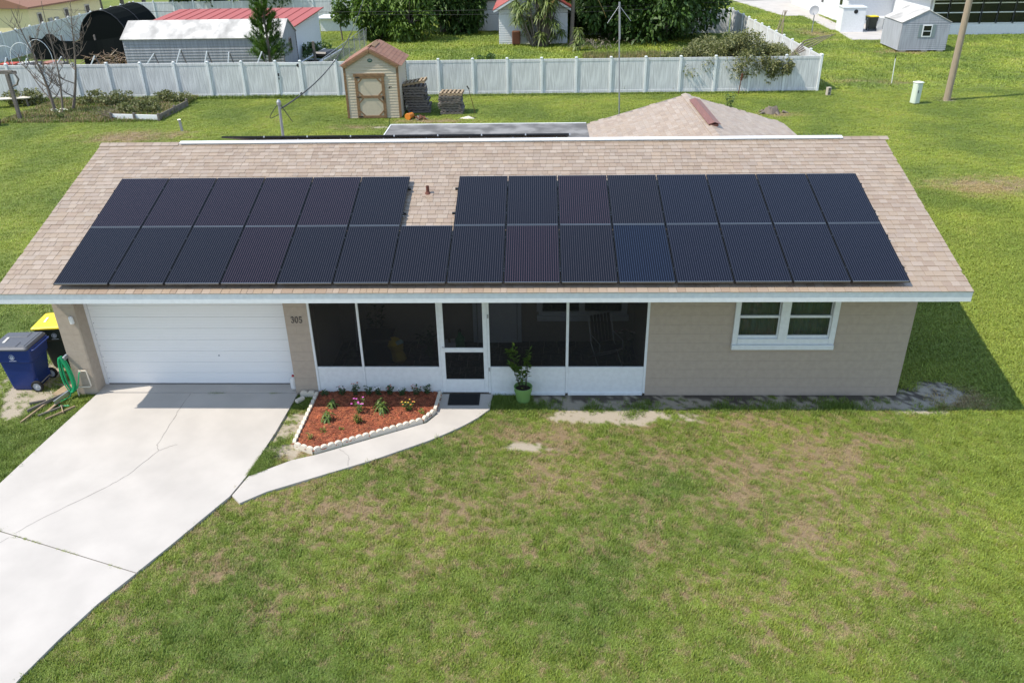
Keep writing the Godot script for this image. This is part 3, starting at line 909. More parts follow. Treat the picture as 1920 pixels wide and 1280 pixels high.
func make_roof(h: Node3D) -> void:
	var mb := MB.new()
	var mid := (RL + RR) * 0.5
	mb.box(Transform3D(RB, rp(mid, RUN * 0.5, -0.035)), Vector3(RR - RL - 0.05, 0.05, RUN - 0.02))
	var rb2 := Basis(Vector3.RIGHT, Vector3(0, cos(SL), -sin(SL)), Vector3(0, sin(SL), cos(SL)))
	var zr := rp(0, RUN).z
	var bp := rp(mid, RUN * 0.5, -0.035); bp.z = 2.0 * zr - bp.z
	mb.box(Transform3D(rb2, bp), Vector3(RR - RL - 0.05, 0.05, RUN - 0.02))
	var roof := part(h, "roof", mb, M.deck)
	# laminated shingles course by course; the largest in view stand alone, the rest are joined
	var shapes := []
	for tone in shingle_tones:
		var row := []
		for w in [0.115, 0.155, 0.205]:
			var sb := MB.new()
			sb.col = tone
			sb.cbox(Transform3D.IDENTITY, Vector3(w - 0.004, 0.014, 0.185), 0.002)
			row.append(sb.mesh())
		shapes.append(row)
	var rest := MB.new()
	var singles := 0
	var tilt := Basis(Vector3.RIGHT, -0.06)
	var courses := 37
	for k in courses:
		var d := k * 0.1425
		var x := RL - rnd(0.0, 0.2)
		while x < RR:
			var wi := rng.randi() % 3
			var w: float = [0.115, 0.155, 0.205][wi]
			var ti := rng.randi() % 6
			var whole := x >= RL and x + w <= RR
			var cx := x + w * 0.5
			var lift := 0.003 if rng.randf() < 0.5 else 0.0
			var pos := rp(cx, d + 0.072, 0.0 + lift)
			var seen: bool = d < 0.13 or ((cx > 15.55 or cx < -0.06) and d < 3.75)
			if whole and seen and singles < 300 and (d < 0.13 or cx > 15.55 or k % 2 == 0):
				part(roof, "shingle", shapes[ti][wi], M.shingle, Transform3D(RB * tilt, pos))
				singles += 1
			else:
				var x0 := maxf(x, RL); var x1 := minf(x + w, RR)
				if x1 - x0 > 0.02:
					rest.col = shingle_tones[ti] * rnd(0.93, 1.07)
					rest.box(Transform3D(RB * tilt, rp((x0 + x1) * 0.5, d + 0.072, lift)), Vector3(x1 - x0 - 0.004, 0.014, 0.185))
			x += w
	for k in 37:      # rear slope, coarser
		var d := k * 0.1425
		var p := rp(mid, d + 0.072, 0.0); p.z = 2.0 * zr - p.z
		rest.col = shingle_tones[k % 6]
		rest.box(Transform3D(rb2 * Basis(Vector3.RIGHT, 0.045), p), Vector3(RR - RL, 0.009, 0.185))
	# ridge caps at the two ends
	for e in [[RL, 0.72], [15.62, RR]]:
		var x: float = e[0]
		while x < e[1] - 0.05:
			rest.col = shingle_tones[rng.randi() % 6]
			for s in [1, -1]:
				var p := rp(x + 0.1, RUN - 0.06, 0.018); if s < 0: p.z = 2.0 * zr - p.z
				rest.box(Transform3D((RB if s > 0 else rb2), p), Vector3(0.215, 0.008, 0.15))
			x += 0.2
	var o := part(roof, "shingle_courses", rest, M.shingle)
	o.set_meta("kind", "stuff")
	# ridge vent
	mb = MB.new()
	var yr := rp(0, RUN).y
	for s in [1, -1]:
		mb.box(Transform3D(Basis(Vector3.RIGHT, 0.24 * s), Vector3(8.17, yr + 0.034, zr + 0.055 * s)), Vector3(14.9, 0.008, 0.115))
	mb.bx(Vector3(0.72, yr - 0.01, zr - 0.09), Vector3(15.62, yr + 0.018, zr + 0.08))
	part(roof, "ridge_vent", mb, M.white)
	# vent pipe with its flashing
	mb = MB.new()
	var vp := rp(6.58, 3.14, 0.0)
	mb.lathe(at(vp.x, vp.y, vp.z), [Vector2(0.034, -0.02), Vector2(0.034, 0.17), Vector2(0.028, 0.17), Vector2(0.026, 0.1)], 12)
	mb.lathe(at(vp.x, vp.y, vp.z), [Vector2(0.07, 0.0), Vector2(0.04, 0.05), Vector2(0.034, 0.05)], 12)
	part(roof, "vent_pipe", mb, mat(0.11, 0.035, 0.022, 0.8))
	mb = MB.new()
	mb.col = Color(0.42, 0.31, 0.23)
	mb.box(Transform3D(RB, rp(6.58, 3.12, 0.016)), Vector3(0.22, 0.004, 0.2))
	part(roof, "flashing", mb, M.shingle)

func make_addition(h: Node3D) -> void:
	var mb := MB.new()
	# flat roofed room and gabled room on the rear side
	mb.bx(Vector3(4.3, 0, -12.5), Vector3(10.5, 2.45, -7.96))
	mb.bx(Vector3(10.85, 0, -12.4), Vector3(16.5, 2.5, -7.97))
	part(h, "rear_wall", mb, M.block)
	mb = MB.new()
	mb.bx(Vector3(4.0, 2.46, -12.8), Vector3(10.46, 2.6, -7.6))
	part(h, "flat_roof", mb, M.roof_flat)
	mb = MB.new()
	mb.bx(Vector3(3.97, 2.44, -12.83), Vector3(4.0, 2.61, -7.6)); mb.bx(Vector3(3.97, 2.44, -12.86), Vector3(10.46, 2.61, -12.8))
	part(h, "drip_edge", mb, M.white)
	var xr := 13.65; var yr := 3.5; var half := 3.18; var ye := 2.58
	mb = MB.new()
	var sl := atan2(yr - ye, half)
	var len := Vector2(half, yr - ye).length()
	for s in [1, -1]:
		var bs := Basis(Vector3.BACK, -sl * s)
		mb.box(Transform3D(bs, Vector3(xr + s * half * 0.5, (yr + ye) * 0.5 - 0.04, -9.4)), Vector3(len, 0.06, 6.84))
	var gr := part(h, "rear_roof", mb, M.deck)
	var rest := MB.new()
	for s in [1, -1]:
		var bs := Basis(Vector3.BACK, -sl * s)
		for k in 23:
			var d := k * 0.1425 + 0.07
			var z := -12.82 - rnd(0, 0.2)
			while z < -6.0:
				var w: float = [0.18, 0.25, 0.32][rng.randi() % 3]
				rest.col = shingle_tones[rng.randi() % 6] * rnd(1.0, 1.12)
				var c := Vector3(xr + s * half, ye, z + w * 0.5) + bs * Vector3(-s * d, 0.0, 0)
				if z > -12.85: rest.box(Transform3D(bs * Basis(Vector3.BACK, 0.05 * s), c), Vector3(0.185, 0.01, w - 0.006))
				z += w
	for k in 34:
		rest.col = shingle_tones[rng.randi() % 6] * 1.05
		for s in [1, -1]:
			rest.box(Transform3D(Basis(Vector3.BACK, -sl * s), Vector3(xr + s * 0.07, yr + 0.0, -12.74 + k * 0.2)), Vector3(0.16, 0.01, 0.215))
	var o := part(gr, "shingle_courses", rest, M.shingle); o.set_meta("kind", "stuff")
	mb = MB.new()
	for s in [1, -1]:
		mb.box(Transform3D(Basis(Vector3.BACK, -0.32 * s), Vector3(xr + 0.09 + s * 0.085, yr + 0.075, -10.05)), Vector3(0.18, 0.012, 3.25))
	mb.bx(Vector3(xr - 0.02, yr - 0.01, -11.66), Vector3(xr + 0.2, yr + 0.05, -8.44))
	part(gr, "ridge_vent", mb, M.copper)
	mb = MB.new()
	mb.lathe(at(16.3, 2.72, -8.75), [Vector2(0.045, -0.1), Vector2(0.045, 0.22), Vector2(0.035, 0.22), Vector2(0.033, 0.1)], 12)
	part(gr, "vent_pipe", mb, M.galv)
	# service mast with its loops of cable
	mb = MB.new()
	mb.tube([Vector3(1.66, 2.7, -8.5), Vector3(1.69, 4.2, -8.5)], [0.038], 10)
	mb.lathe(at(1.69, 4.2, -8.5), [Vector2(0.06, -0.02), Vector2(0.065, 0.06), Vector2(0.03, 0.12), Vector2(0, 0.12)], 10)
	var ma := part(h, "service_mast", mb, M.galv)
	mb = MB.new()
	mb.tube(loop_pts(Vector3(1.66, 4.2, -8.5), Vector3(1.64, 3.92, -8.5), Vector3(1.4, 3.85, -8.45)), [0.01], 5)
	mb.tube(loop_pts(Vector3(1.72, 4.2, -8.5), Vector3(1.8, 4.05, -8.5), Vector3(2.02, 3.72, -8.45)), [0.01], 5)
	part(ma, "cable_loop", mb, M.wire)
	mb = MB.new()
	mb.tube([Vector3(16.1, 3.17, -8.6), Vector3(17.4, 3.12, -8.6)], [0.012], 6)
	for i in 9: mb.tube([Vector3(16.2 + i * 0.135, 3.17 - i * 0.005, -8.6 - 0.25 - i * 0.02), Vector3(16.2 + i * 0.135, 3.17 - i * 0.005, -8.6 + 0.25 + i * 0.02)], [0.006], 5)
	mb.tube([Vector3(16.6, 3.16, -8.6), Vector3(16.6, 2.5, -8.5)], [0.015], 6)
	part(h, "television_aerial", mb, M.black)

func loop_pts(a: Vector3, b: Vector3, m: Vector3) -> Array:
	var out := []
	for i in 13:
		var t := i / 12.0
		out.append(a * (1 - t) * (1 - t) + (m * 2.0 - (a + b) * 0.5) * 2.0 * t * (1 - t) + b * t * t)
	return out

# ---------------------------------------------------------------- solar panels
func make_solar() -> void:
	var w := 1.012; var l := 1.725
	var fb := MB.new()
	for s in [-1, 1]:
		fb.cbox(at(s * (w * 0.5 - 0.006), 0, 0), Vector3(0.012, 0.036, l), 0.0015)
		fb.cbox(at(0, 0, s * (l * 0.5 - 0.006)), Vector3(w - 0.024, 0.036, 0.012), 0.0015)
	var frame := fb.mesh()
	var lb := MB.new()
	for s in [-1, 1]:
		lb.box(at(0, 0.0185, s * (l * 0.5 - 0.006)), Vector3(w - 0.03, 0.002, 0.011))
		lb.box(at(0, 0.0, s * (l * 0.5 + 0.0008)), Vector3(w - 0.03, 0.012, 0.0016))
	var lip := lb.mesh()
	var gb := MB.new()
	gb.quad(Vector3(-w * 0.5 + 0.012, 0.0145, l * 0.5 - 0.012), Vector3(w * 0.5 - 0.012, 0.0145, l * 0.5 - 0.012), Vector3(w * 0.5 - 0.012, 0.0145, -l * 0.5 + 0.012), Vector3(-w * 0.5 + 0.012, 0.0145, -l * 0.5 + 0.012))
	var glass := gb.mesh()
	gb = MB.new()
	gb.quad(Vector3(-w * 0.5 + 0.012, -0.012, -l * 0.5 + 0.012), Vector3(w * 0.5 - 0.012, -0.012, -l * 0.5 + 0.012), Vector3(w * 0.5 - 0.012, -0.012, l * 0.5 - 0.012), Vector3(-w * 0.5 + 0.012, -0.012, l * 0.5 - 0.012))
	var back := gb.mesh()
	var cb := MB.new()
	cb.cbox(Transform3D.IDENTITY, Vector3(0.022, 0.012, 0.045), 0.003)
	var clamp_m := cb.mesh()
	var kb := MB.new()
	kb.cbox(at(0, 0, 0), Vector3(0.03, 0.04, 0.012), 0.003)
	var clip := kb.mesh()
	for row in 2:
		for i in 15:
			if row == 1 and i == 6: continue
			var place: String
			if row == 0: place = "black solar panel, %s from the left in the lower row" % ORD[i]
			elif i < 6: place = "black solar panel, %s from the left in the upper row's left block" % ORD[i]
			else: place = "black solar panel, %s from the gap in the upper row's right block" % ORD[i - 7]
			if row == 0 and i == 10: place = "bluest solar panel, eleventh from the left in the lower row"
			var d := 0.125 + row * 1.743 + l * 0.5
			var o := thing("solar_panel", place, "solar panel", rp((i + 0.5) * 1.03, d, 0.113), 0.0, "solar panels on the front roof")
			o.basis = RB
			part(o, "frame", frame, M.frame)
			part(o, "end_lip", lip, M.lip)
			var mi := 0
			if row == 0 and i == 10: mi = 2
			elif i > 10: mi = 3
			elif (row == 1 and i < 4) or (i * 7 + row * 3) % 5 == 1: mi = 1
			part(o, "cell_sheet", glass, M.solar[mi])
			part(o, "back_sheet", back, M.black)
			for s in [-0.48, 0.48]:
				part(o, "clamp", clamp_m, M.frame, at(w * 0.5 + 0.009, 0.016, s))
				part(o, "foot", clip, M.steel, at(-w * 0.5 - 0.004 if i == 0 or (row == 1 and i == 7) else w * 0.5 + 0.009, -0.05, s))
	# rails under the panels
	for e in [[0, 0.61, -0.03, 15.48], [0, 1.48, -0.03, 15.48], [1, 2.35, -0.05, 6.23], [1, 3.22, -0.05, 6.23], [1, 2.35, 7.15, 15.48], [1, 3.22, 7.15, 15.48]]:
		var mb := MB.new()
		mb.cbox(Transform3D(RB, Vector3.ZERO), Vector3(e[3] - e[2], 0.045, 0.04), 0.004)
		var ln := "lower row" if e[0] == 0 else ("upper row's left block" if e[3] < 7 else "upper row's right block")
		var r := part(self, "mounting_rail", mb, M.black, at(0, 0, 0))
		r.position = rp((e[2] + e[3]) * 0.5, e[1], 0.068)
		tag(r, "dark metal mounting rail, %s of two under the %s of solar panels" % ["lower" if int(e[1] * 100) in [61, 235] else "upper", ln], "rail", "rails under the solar panels")
		for q in range(0, int((e[3] - e[2]) / 1.4) + 1):
			var fb2 := MB.new()
			fb2.cbox(Transform3D(RB, Vector3.ZERO), Vector3(0.05, 0.045, 0.08), 0.003)
			part(r, "foot", fb2, M.steel, at(-(e[3] - e[2]) * 0.5 + 0.1 + q * 1.4, -0.042, -0.012))
	# array on the rear slope: only its upper edge shows over the ridge
	var rb2 := Basis(Vector3.RIGHT, Vector3(0, cos(SL), -sin(SL)), Vector3(0, sin(SL), cos(SL)))
	var zr := rp(0, RUN).z
	for i in 8:
		var p := rp(1.45 + (i + 0.5) * 1.02, RUN - 0.55 - l * 0.5, 0.15); p.z = 2.0 * zr - p.z
		var o := thing("solar_panel", "solar panel edge behind the ridge, %s from the left" % ORD[i], "solar panel", p, 0.0, "solar panels on the rear roof")
		o.basis = rb2
		part(o, "frame", frame, M.frame)
		part(o, "cell_sheet", glass, M.solar[0])
		part(o, "back_sheet", back, M.black)
		part(o, "clip", clip, M.steel, at(0.5, -0.005, 0.87))
		part(o, "foot", clip, M.steel, at(0.2, -0.06, 0.6))

# ---------------------------------------------------------------- things in front
func loft(mb: MB, rings: Array) -> void:
	# rings of equal count, counter-clockwise seen from above, lowest first
	for i in rings.size() - 1:
		var a: Array = rings[i]; var b: Array = rings[i + 1]
		for k in a.size():
			var q := (k + 1) % a.size()
			mb.quad(a[q], a[k], b[k], b[q])

func rect_ring(x0: float, x1: float, z0: float, z1: float, y: float, r: float, dy := 0.0) -> Array:
	var out := []
	for e in [[x1 - r, z1 - r, 0.0], [x1 - r, z0 + r, 1.0], [x0 + r, z0 + r, 2.0], [x0 + r, z1 - r, 3.0]]:
		for k in 4:
			var an: float = PI * 0.5 - (e[2] + k / 3.0) * PI * 0.5
			var x: float = e[0] + cos(an) * r
			out.append(Vector3(x, y + dy * (x - x0) / (x1 - x0), e[1] + sin(an) * r))
	out.reverse()
	return out

func cap_ring(mb: MB, r: Array, up: bool) -> void:
	var c := Vector3.ZERO
	for p in r: c += p
	c /= r.size()
	for k in r.size():
		var q := (k + 1) % r.size()
		if up: mb.tri(c, r[q], r[k])
		else: mb.tri(c, r[k], r[q])

func wheelie_bin(called: String, label: String, pos: Vector3, turn: float, body: Material, lid: Material) -> Node3D:
	# back of the bin (wheels, handle) towards local +x
	var o := thing(called, label, "bin", pos, turn, "wheeled bins beside the garage")
	var mb := MB.new()
	var rs := [rect_ring(-0.30, 0.22, -0.25, 0.25, 0.03, 0.05), rect_ring(-0.31, 0.25, -0.265, 0.265, 0.12, 0.05), rect_ring(-0.37, 0.33, -0.305, 0.305, 0.70, 0.05), rect_ring(-0.415, 0.35, -0.335, 0.335, 0.73, 0.05), rect_ring(-0.43, 0.375, -0.35, 0.35, 0.98, 0.05), rect_ring(-0.45, 0.39, -0.365, 0.365, 0.99, 0.05), rect_ring(-0.45, 0.39, -0.365, 0.365, 1.02, 0.05)]
	loft(mb, rs); cap_ring(mb, rs[0], false); cap_ring(mb, rs[-1], true)
	# wheel arches
	for s in [-1, 1]: mb.cbox(at(0.19, 0.2, s * 0.225), Vector3(0.2, 0.2, 0.06), 0.03)
	part(o, "body", mb, body)
	mb = MB.new()
	var ls := [rect_ring(-0.475, 0.36, -0.385, 0.385, 1.022, 0.05), rect_ring(-0.475, 0.36, -0.385, 0.385, 1.045, 0.05, 0.01), rect_ring(-0.44, 0.33, -0.35, 0.35, 1.075, 0.05, 0.02)]
	loft(mb, ls); cap_ring(mb, ls[0], false); cap_ring(mb, ls[-1], true)
	for z in [-0.22, 0.22]: mb.cbox(Transform3D(Basis(Vector3.BACK, 0.026), Vector3(-0.14, 1.084, z)), Vector3(0.5, 0.014, 0.2), 0.006)
	mb.cbox(Transform3D(Basis(Vector3.BACK, 0.026), Vector3(0.22, 1.093, 0)), Vector3(0.12, 0.014, 0.62), 0.006)
	part(o, "lid", mb, lid)
	mb = MB.new()
	mb.tube([Vector3(0.36, 0.97, -0.3), Vector3(0.44, 1.0, -0.3), Vector3(0.45, 1.0, -0.27), Vector3(0.45, 1.0, 0.27), Vector3(0.44, 1.0, 0.3), Vector3(0.36, 0.97, 0.3)], [0.017], 8)
	part(o, "handle", mb, body)
	for s in [-1, 1]:
		var t := Transform3D(Basis(Vector3.RIGHT, PI / 2), Vector3(0.27, 0.125, s * 0.29))
		mb = MB.new()
		mb.lathe(t, [Vector2(0.085, -0.03), Vector2(0.118, -0.03), Vector2(0.125, -0.02), Vector2(0.125, 0.02), Vector2(0.118, 0.03), Vector2(0.085, 0.03)], 24)
		var wl := part(o, "wheel", mb, M.rubber)
		mb = MB.new()
		mb.lathe(t, [Vector2(0.0, -0.012), Vector2(0.09, -0.012), Vector2(0.09, 0.012), Vector2(0.0, 0.012)], 24)
		for k in 6:
			var a := TAU * k / 6.0
			mb.box(t * Transform3D(Basis(Vector3.UP, a), Vector3.ZERO) * at(0.045, 0.0, 0), Vector3(0.085, 0.04, 0.014))
		mb.lathe(t, [Vector2(0.0, -0.03), Vector2(0.022, -0.03), Vector2(0.022, 0.03), Vector2(0, 0.03)], 12)
		mb.lathe(t, [Vector2(0.078, -0.022), Vector2(0.092, -0.022), Vector2(0.092, 0.022), Vector2(0.078, 0.022)], 24)
		part(wl, "rim", mb, mat(0.45, 0.47, 0.50, 0.5))
	mb = MB.new()
	mb.tube([Vector3(0.27, 0.125, -0.28), Vector3(0.27, 0.125, 0.28)], [0.012], 8)
	part(o, "axle", mb, M.galv)
	# round emblem on the side that faces the street
	mb = MB.new()
	var e := Transform3D(Basis(Vector3.RIGHT, PI / 2 - 0.06), Vector3(-0.03, 0.855, 0.3475))
	mb.lathe(e, [Vector2(0.048, 0.0), Vector2(0.048, 0.004), Vector2(0.056, 0.004), Vector2(0.056, 0.0)], 24)
	mb.lathe(e, [Vector2(0.014, 0.0), Vector2(0.014, 0.004), Vector2(0.03, 0.004), Vector2(0.034, 0.0)], 9)
	mb.box(e * at(0.0, 0.002, 0.03), Vector3(0.05, 0.004, 0.012))
	mb.box(e * at(0.005, 0.002, 0.085), Vector3(0.15, 0.003, 0.008))
	part(o, "emblem", mb, mat(0.42, 0.47, 0.56, 0.6))
	mb = MB.new()
	mb.box(Transform3D(Basis(Vector3.UP, 0.1) * Basis(Vector3.BACK, 0.026), Vector3(-0.27, 1.087, 0.02)), Vector3(0.05, 0.006, 0.24))
	part(o, "sticker", mb, mat(0.62, 0.62, 0.58, 0.6))
	return o

func board(label: String, a: Vector3, b: Vector3, w: float, th: float, m: Material, roll := 0.0) -> void:
	var mb := MB.new()
	var t := along(a, b)
	mb.cbox(Transform3D(t.basis * Basis(Vector3.UP, roll), Vector3.ZERO), Vector3(w, (b - a).length(), th), 0.004)
	var o := part(self, "scrap_board", mb, m)
	o.position = (a + b) * 0.5
	tag(o, label, "board", "scrap boards by the hose")

func make_front_objects() -> void:
	wheelie_bin("wheelie_bin", "blue wheeled bin with grey lid and white round emblem", Vector3(-2.0, 0.0, -0.42), 0.0, M.bluebin, M.greybin)
	wheelie_bin("wheelie_bin", "dark green wheeled bin with bright yellow lid beside house wall", Vector3(-1.66, 0.0, -1.4), 0.1, M.greenbin, M.yellow)
	# garden hose hung on its bracket
	var o := thing("garden_hose", "bright green garden hose coiled on the corner of the garage", "hose", Vector3(-0.87, 0, 0.06))
	var mb := MB.new()
	for k in 11:
		var pts := []
		var off := Vector3(rnd(-0.035, 0.035), rnd(-0.02, 0.02), 0.02 + k * 0.009)
		for i in 25:
			var a := TAU * i / 24.0
			pts.append(Vector3(sin(a) * (0.07 + 0.012 * (k % 4) - 0.02 * cos(a)) + 0.04 * (1 - cos(a)) * 0.5, 0.56 + cos(a) * (0.38 + 0.012 * (k % 4)), 0) + off)
		mb.tube(pts, [0.0125], 7, false)
	mb.tube([Vector3(0.1, 0.2, 0.08), Vector3(0.18, 0.26, 0.09), Vector3(0.24, 0.42, 0.08), Vector3(0.28, 0.58, 0.06), Vector3(0.3, 0.61, 0.04)], [0.0125], 7)
	mb.tube([Vector3(0.0, 0.14, 0.06), Vector3(-0.02, 0.06, 0.12), Vector3(-0.12, 0.025, 0.2), Vector3(-0.2, 0.02, 0.32), Vector3(-0.08, 0.02, 0.42), Vector3(0.1, 0.02, 0.4)], [0.0125], 7)
	part(o, "coil", mb, M.hose)
	mb = MB.new()
	mb.cbox(at(0.06, 0.93, 0.0), Vector3(0.05, 0.08, 0.14), 0.006)
	part(o, "bracket", mb, M.galv)
	# scrap wood
	board("long tan board lying furthest out into the grass", Vector3(-1.42, 0.025, 1.1), Vector3(-1.16, 0.05, -0.05), 0.05, 0.035, M.wood)
	board("wide pale board leaning on the pile beside the hose", Vector3(-1.2, 0.08, 0.15), Vector3(-0.98, 0.14, -0.4), 0.2, 0.02, M.wood, 1.57)
	board("dark grey board across the middle of the scrap pile", Vector3(-1.5, 0.05, 0.72), Vector3(-0.98, 0.1, 0.05), 0.06, 0.03, M.greywood)
	board("short grey board end nearest the blue bin", Vector3(-1.62, 0.03, 0.42), Vector3(-1.34, 0.03, 0.3), 0.08, 0.035, M.greywood)
	board("thin tan stick nearest the driveway", Vector3(-0.98, 0.03, 0.98), Vector3(-0.62, 0.03, 0.5), 0.04, 0.03, M.wood)
	board("short tan stick crossing the end of the grey stick", Vector3(-0.9, 0.06, 0.52), Vector3(-0.72, 0.05, 0.78), 0.04, 0.02, M.wood)
	board("grey stick lying along the grass edge of the pile", Vector3(-1.2, 0.03, 0.86), Vector3(-0.86, 0.035, 0.5), 0.045, 0.03, M.greywood)
	board("flat brown offcut in front of the metal strip", Vector3(-1.12, 0.02, 0.72), Vector3(-1.03, 0.05, 0.36), 0.1, 0.02, M.wood, 1.2)
	mb = MB.new()
	mb.prism(Transform3D(along(Vector3(-1.14, 0.06, 0.5), Vector3(-0.94, 0.12, -0.02)).basis * Basis(Vector3.RIGHT, -PI / 2), Vector3.ZERO), PackedVector2Array([Vector2(-0.04, 0), Vector2(0.04, 0), Vector2(0.04, 0.03), Vector2(0.035, 0.03), Vector2(0.035, 0.005), Vector2(-0.035, 0.005), Vector2(-0.035, 0.03), Vector2(-0.04, 0.03)]), 0.52)
	var g := part(self, "gutter_strip", mb, M.steel)
	g.position = Vector3(-1.04, 0.1, 0.49)
	tag(g, "short length of pale metal channel lying on the scrap wood", "metal strip")
	# jug by the garage door
	o = thing("plastic_jug", "white plastic jug with red cap standing by the garage door", "jug", Vector3(3.74, 0.055, -0.2))
	mb = MB.new()
	mb.lathe(Transform3D.IDENTITY, [Vector2(0.0, 0.0), Vector2(0.07, 0.0), Vector2(0.08, 0.015), Vector2(0.08, 0.19), Vector2(0.07, 0.225), Vector2(0.03, 0.262), Vector2(0.025, 0.285)], 16)
	mb.tube([Vector3(0.03, 0.26, 0), Vector3(0.09, 0.26, 0), Vector3(0.105, 0.22, 0), Vector3(0.085, 0.15, 0)], [0.013], 6)
	part(o, "body", mb, mat(0.72, 0.72, 0.70, 0.4))
	mb = MB.new()
	mb.lathe(Transform3D.IDENTITY, [Vector2(0.028, 0.275), Vector2(0.028, 0.305), Vector2(0, 0.307)], 14)
	part(o, "cap", mb, mat(0.42, 0.02, 0.03, 0.4))
	# door mat
	o = thing("doormat", "black ribbed rubber doormat on the walkway before the screen door", "doormat", Vector3(7.35, 0.041, 0.24))
	mb = MB.new()
	mb.cbox(at(0, 0.005, 0), Vector3(0.64, 0.01, 0.44), 0.004)
	part(o, "base", mb, M.rubber)
	mb = MB.new()
	for k in 14: mb.cbox(at(0, 0.012, -0.18 + k * 0.0277), Vector3(0.54, 0.006, 0.014), 0.002)
	part(o, "ribs", mb, M.rubber)
	# potted shrub
	o = thing("flower_pot", "lime green plastic pot by the porch wall", "pot", Vector3(8.56, 0.0, 0.26))
	mb = MB.new()
	mb.lathe(Transform3D.IDENTITY, [Vector2(0.0, 0.0), Vector2(0.125, 0.0), Vector2(0.13, 0.02), Vector2(0.168, 0.26), Vector2(0.178, 0.265), Vector2(0.19, 0.37), Vector2(0.183, 0.375), Vector2(0.172, 0.37), Vector2(0.16, 0.29)], 28)
	part(o, "shell", mb, mat(0.15, 0.28, 0.085, 0.5))
	mb = MB.new()
	mb.lathe(Transform3D.IDENTITY, [Vector2(0.168, 0.3), Vector2(0.08, 0.315), Vector2(0, 0.32)], 20)
	part(o, "potting_soil", mb, mat(0.04, 0.03, 0.022, 1.0, null))
	o = thing("potted_shrub", "leafy shrub with thin stems growing in the lime green pot", "shrub", Vector3(8.56, 0.31, 0.26))
	var st := MB.new(); var lf := MB.new()
	st.col = Color(0.14, 0.10, 0.07)
	for k in 9:
		var a := TAU * k / 9.0 + rnd(-0.3, 0.3)
		var hh := rnd(0.45, 0.95) if k % 3 else rnd(0.8, 1.0)
		var top := Vector3(cos(a) * rnd(0.12, 0.3) - 0.08, hh, sin(a) * rnd(0.06, 0.2))
		var b := Vector3(cos(a) * 0.06, 0, sin(a) * 0.06)
		var path := []
		for i in 7:
			var t := i / 6.0
			path.append(b.lerp(top, t) + Vector3(rnd(-0.012, 0.012), 0, rnd(-0.012, 0.012)) * t)
		st.tube(path, [0.006, 0.006, 0.005, 0.005, 0.004, 0.003, 0.002], 5)
		for i in 30:
			var t := pow(rng.randf(), 0.55)
			if t < 0.3 and rng.randf() < 0.8: continue
			var p: Vector3 = path[int(t * 5.99)].lerp(path[mini(int(t * 5.99) + 1, 6)], fmod(t * 5.99, 1.0))
			var la := rnd(0, TAU)
			var d := Vector3(cos(la), rnd(-0.1, 0.7), sin(la)) * rnd(0.07, 0.12)
			lf.col = tint(Color(0.075, 0.15, 0.02).lerp(Color(0.20, 0.27, 0.03), rng.randf() * rng.randf()), 0.25)
			lf.leaf(p, d, d.cross(Vector3.UP).normalized(), rnd(0.016, 0.026), rnd(0, 0.03))
	part(o, "stems", st, M.bark)
	part(o, "leaves", lf, M.leaf)

# ---------------------------------------------------------------- flower bed
func edging(label: String, a: Vector2, b: Vector2, flat := false) -> void:
	var len := (b - a).length() - 0.006
	var poly := PackedVector2Array([Vector2(0, -0.05), Vector2(len, -0.05)])
	if flat:
		poly.append_array(PackedVector2Array([Vector2(len, 0.10), Vector2(0, 0.10)]))
	else:
		var n := int(round(len / 0.145))
		var w := len / n
		for i in range(n - 1, -1, -1):
			for k in 7:
				var an := PI * k / 6.0
				poly.append(Vector2((i + 0.5) * w + cos(an) * w * 0.499, 0.065 + sin(an) * 0.05))
	var mb := MB.new()
	mb.prism(at(-len * 0.5, 0, -0.03), poly, 0.06)
	var o := part(self, "edging_block", mb, M.stain_white)
	o.position = Vector3((a.x + b.x) * 0.5, 0.03, (a.y + b.y) * 0.5)
	o.rotation.y = -(b - a).angle()
	tag(o, label, "edging", "scalloped edging round the flower bed")

func plant(label: String, category: String, x: float, z: float, h: float, r: float, stems: int, leaves: int, lw: float, ll: float, c0: Color, c1: Color, droop := 0.3, flowers := [], y := 0.07) -> Node3D:
	var o := thing(category.replace(" ", "_"), label, category, Vector3(x, y, z))
	var st := MB.new(); var lf := MB.new(); var fl := MB.new()
	st.col = Color(0.10, 0.13, 0.04)
	for k in stems:
		var a := TAU * k / stems + rnd(-0.4, 0.4)
		var hh := h * rnd(0.7, 1.0)
		var rr := r * rnd(0.3, 0.8) if stems > 1 else r * 0.1
		var top := Vector3(cos(a) * rr, hh, sin(a) * rr)
		var b := Vector3(cos(a) * 0.015, -0.03, sin(a) * 0.015)
		st.tube([b, b.lerp(top, 0.5) + Vector3(0, 0.01, 0), top], [0.006, 0.005, 0.003], 5)
		for i in leaves / stems:
			var t := rnd(0.12, 1.0)
			var p := b.lerp(top, t)
			var la := rnd(0, TAU)
			var d := Vector3(cos(la), rnd(0.0, 0.8), sin(la)) * ll * rnd(0.7, 1.2)
			lf.col = tint(c0.lerp(c1, rng.randf()), 0.2)
			if ll > 0.12: lf.strap(p, d, lw, ll * droop * 2.0, 3)
			else: lf.leaf(p, d, d.cross(Vector3.UP).normalized(), lw, ll * droop)
		for f in flowers:
			for i in f[1]:
				if rng.randf() > 1.0 / stems * 1.4 and stems > 2: continue
				var p := top + Vector3(rnd(-1, 1) * r * 0.35, rnd(0.0, 0.03), rnd(-1, 1) * r * 0.35)
				fl.col = tint(f[0], 0.12)
				for q in 5:
					var an := TAU * q / 5.0 + rnd(0, 0.3)
					var d: Vector3 = Vector3(cos(an), 0.35, sin(an)) * f[2]
					fl.leaf(p, d, d.cross(Vector3.UP).normalized(), f[2] * 0.42, 0.0)
	part(o, "stems", st, M.leaf)
	part(o, "leaves", lf, M.leaf)
	if fl.v.size(): part(o, "flowers", fl, M.petal)
	return o

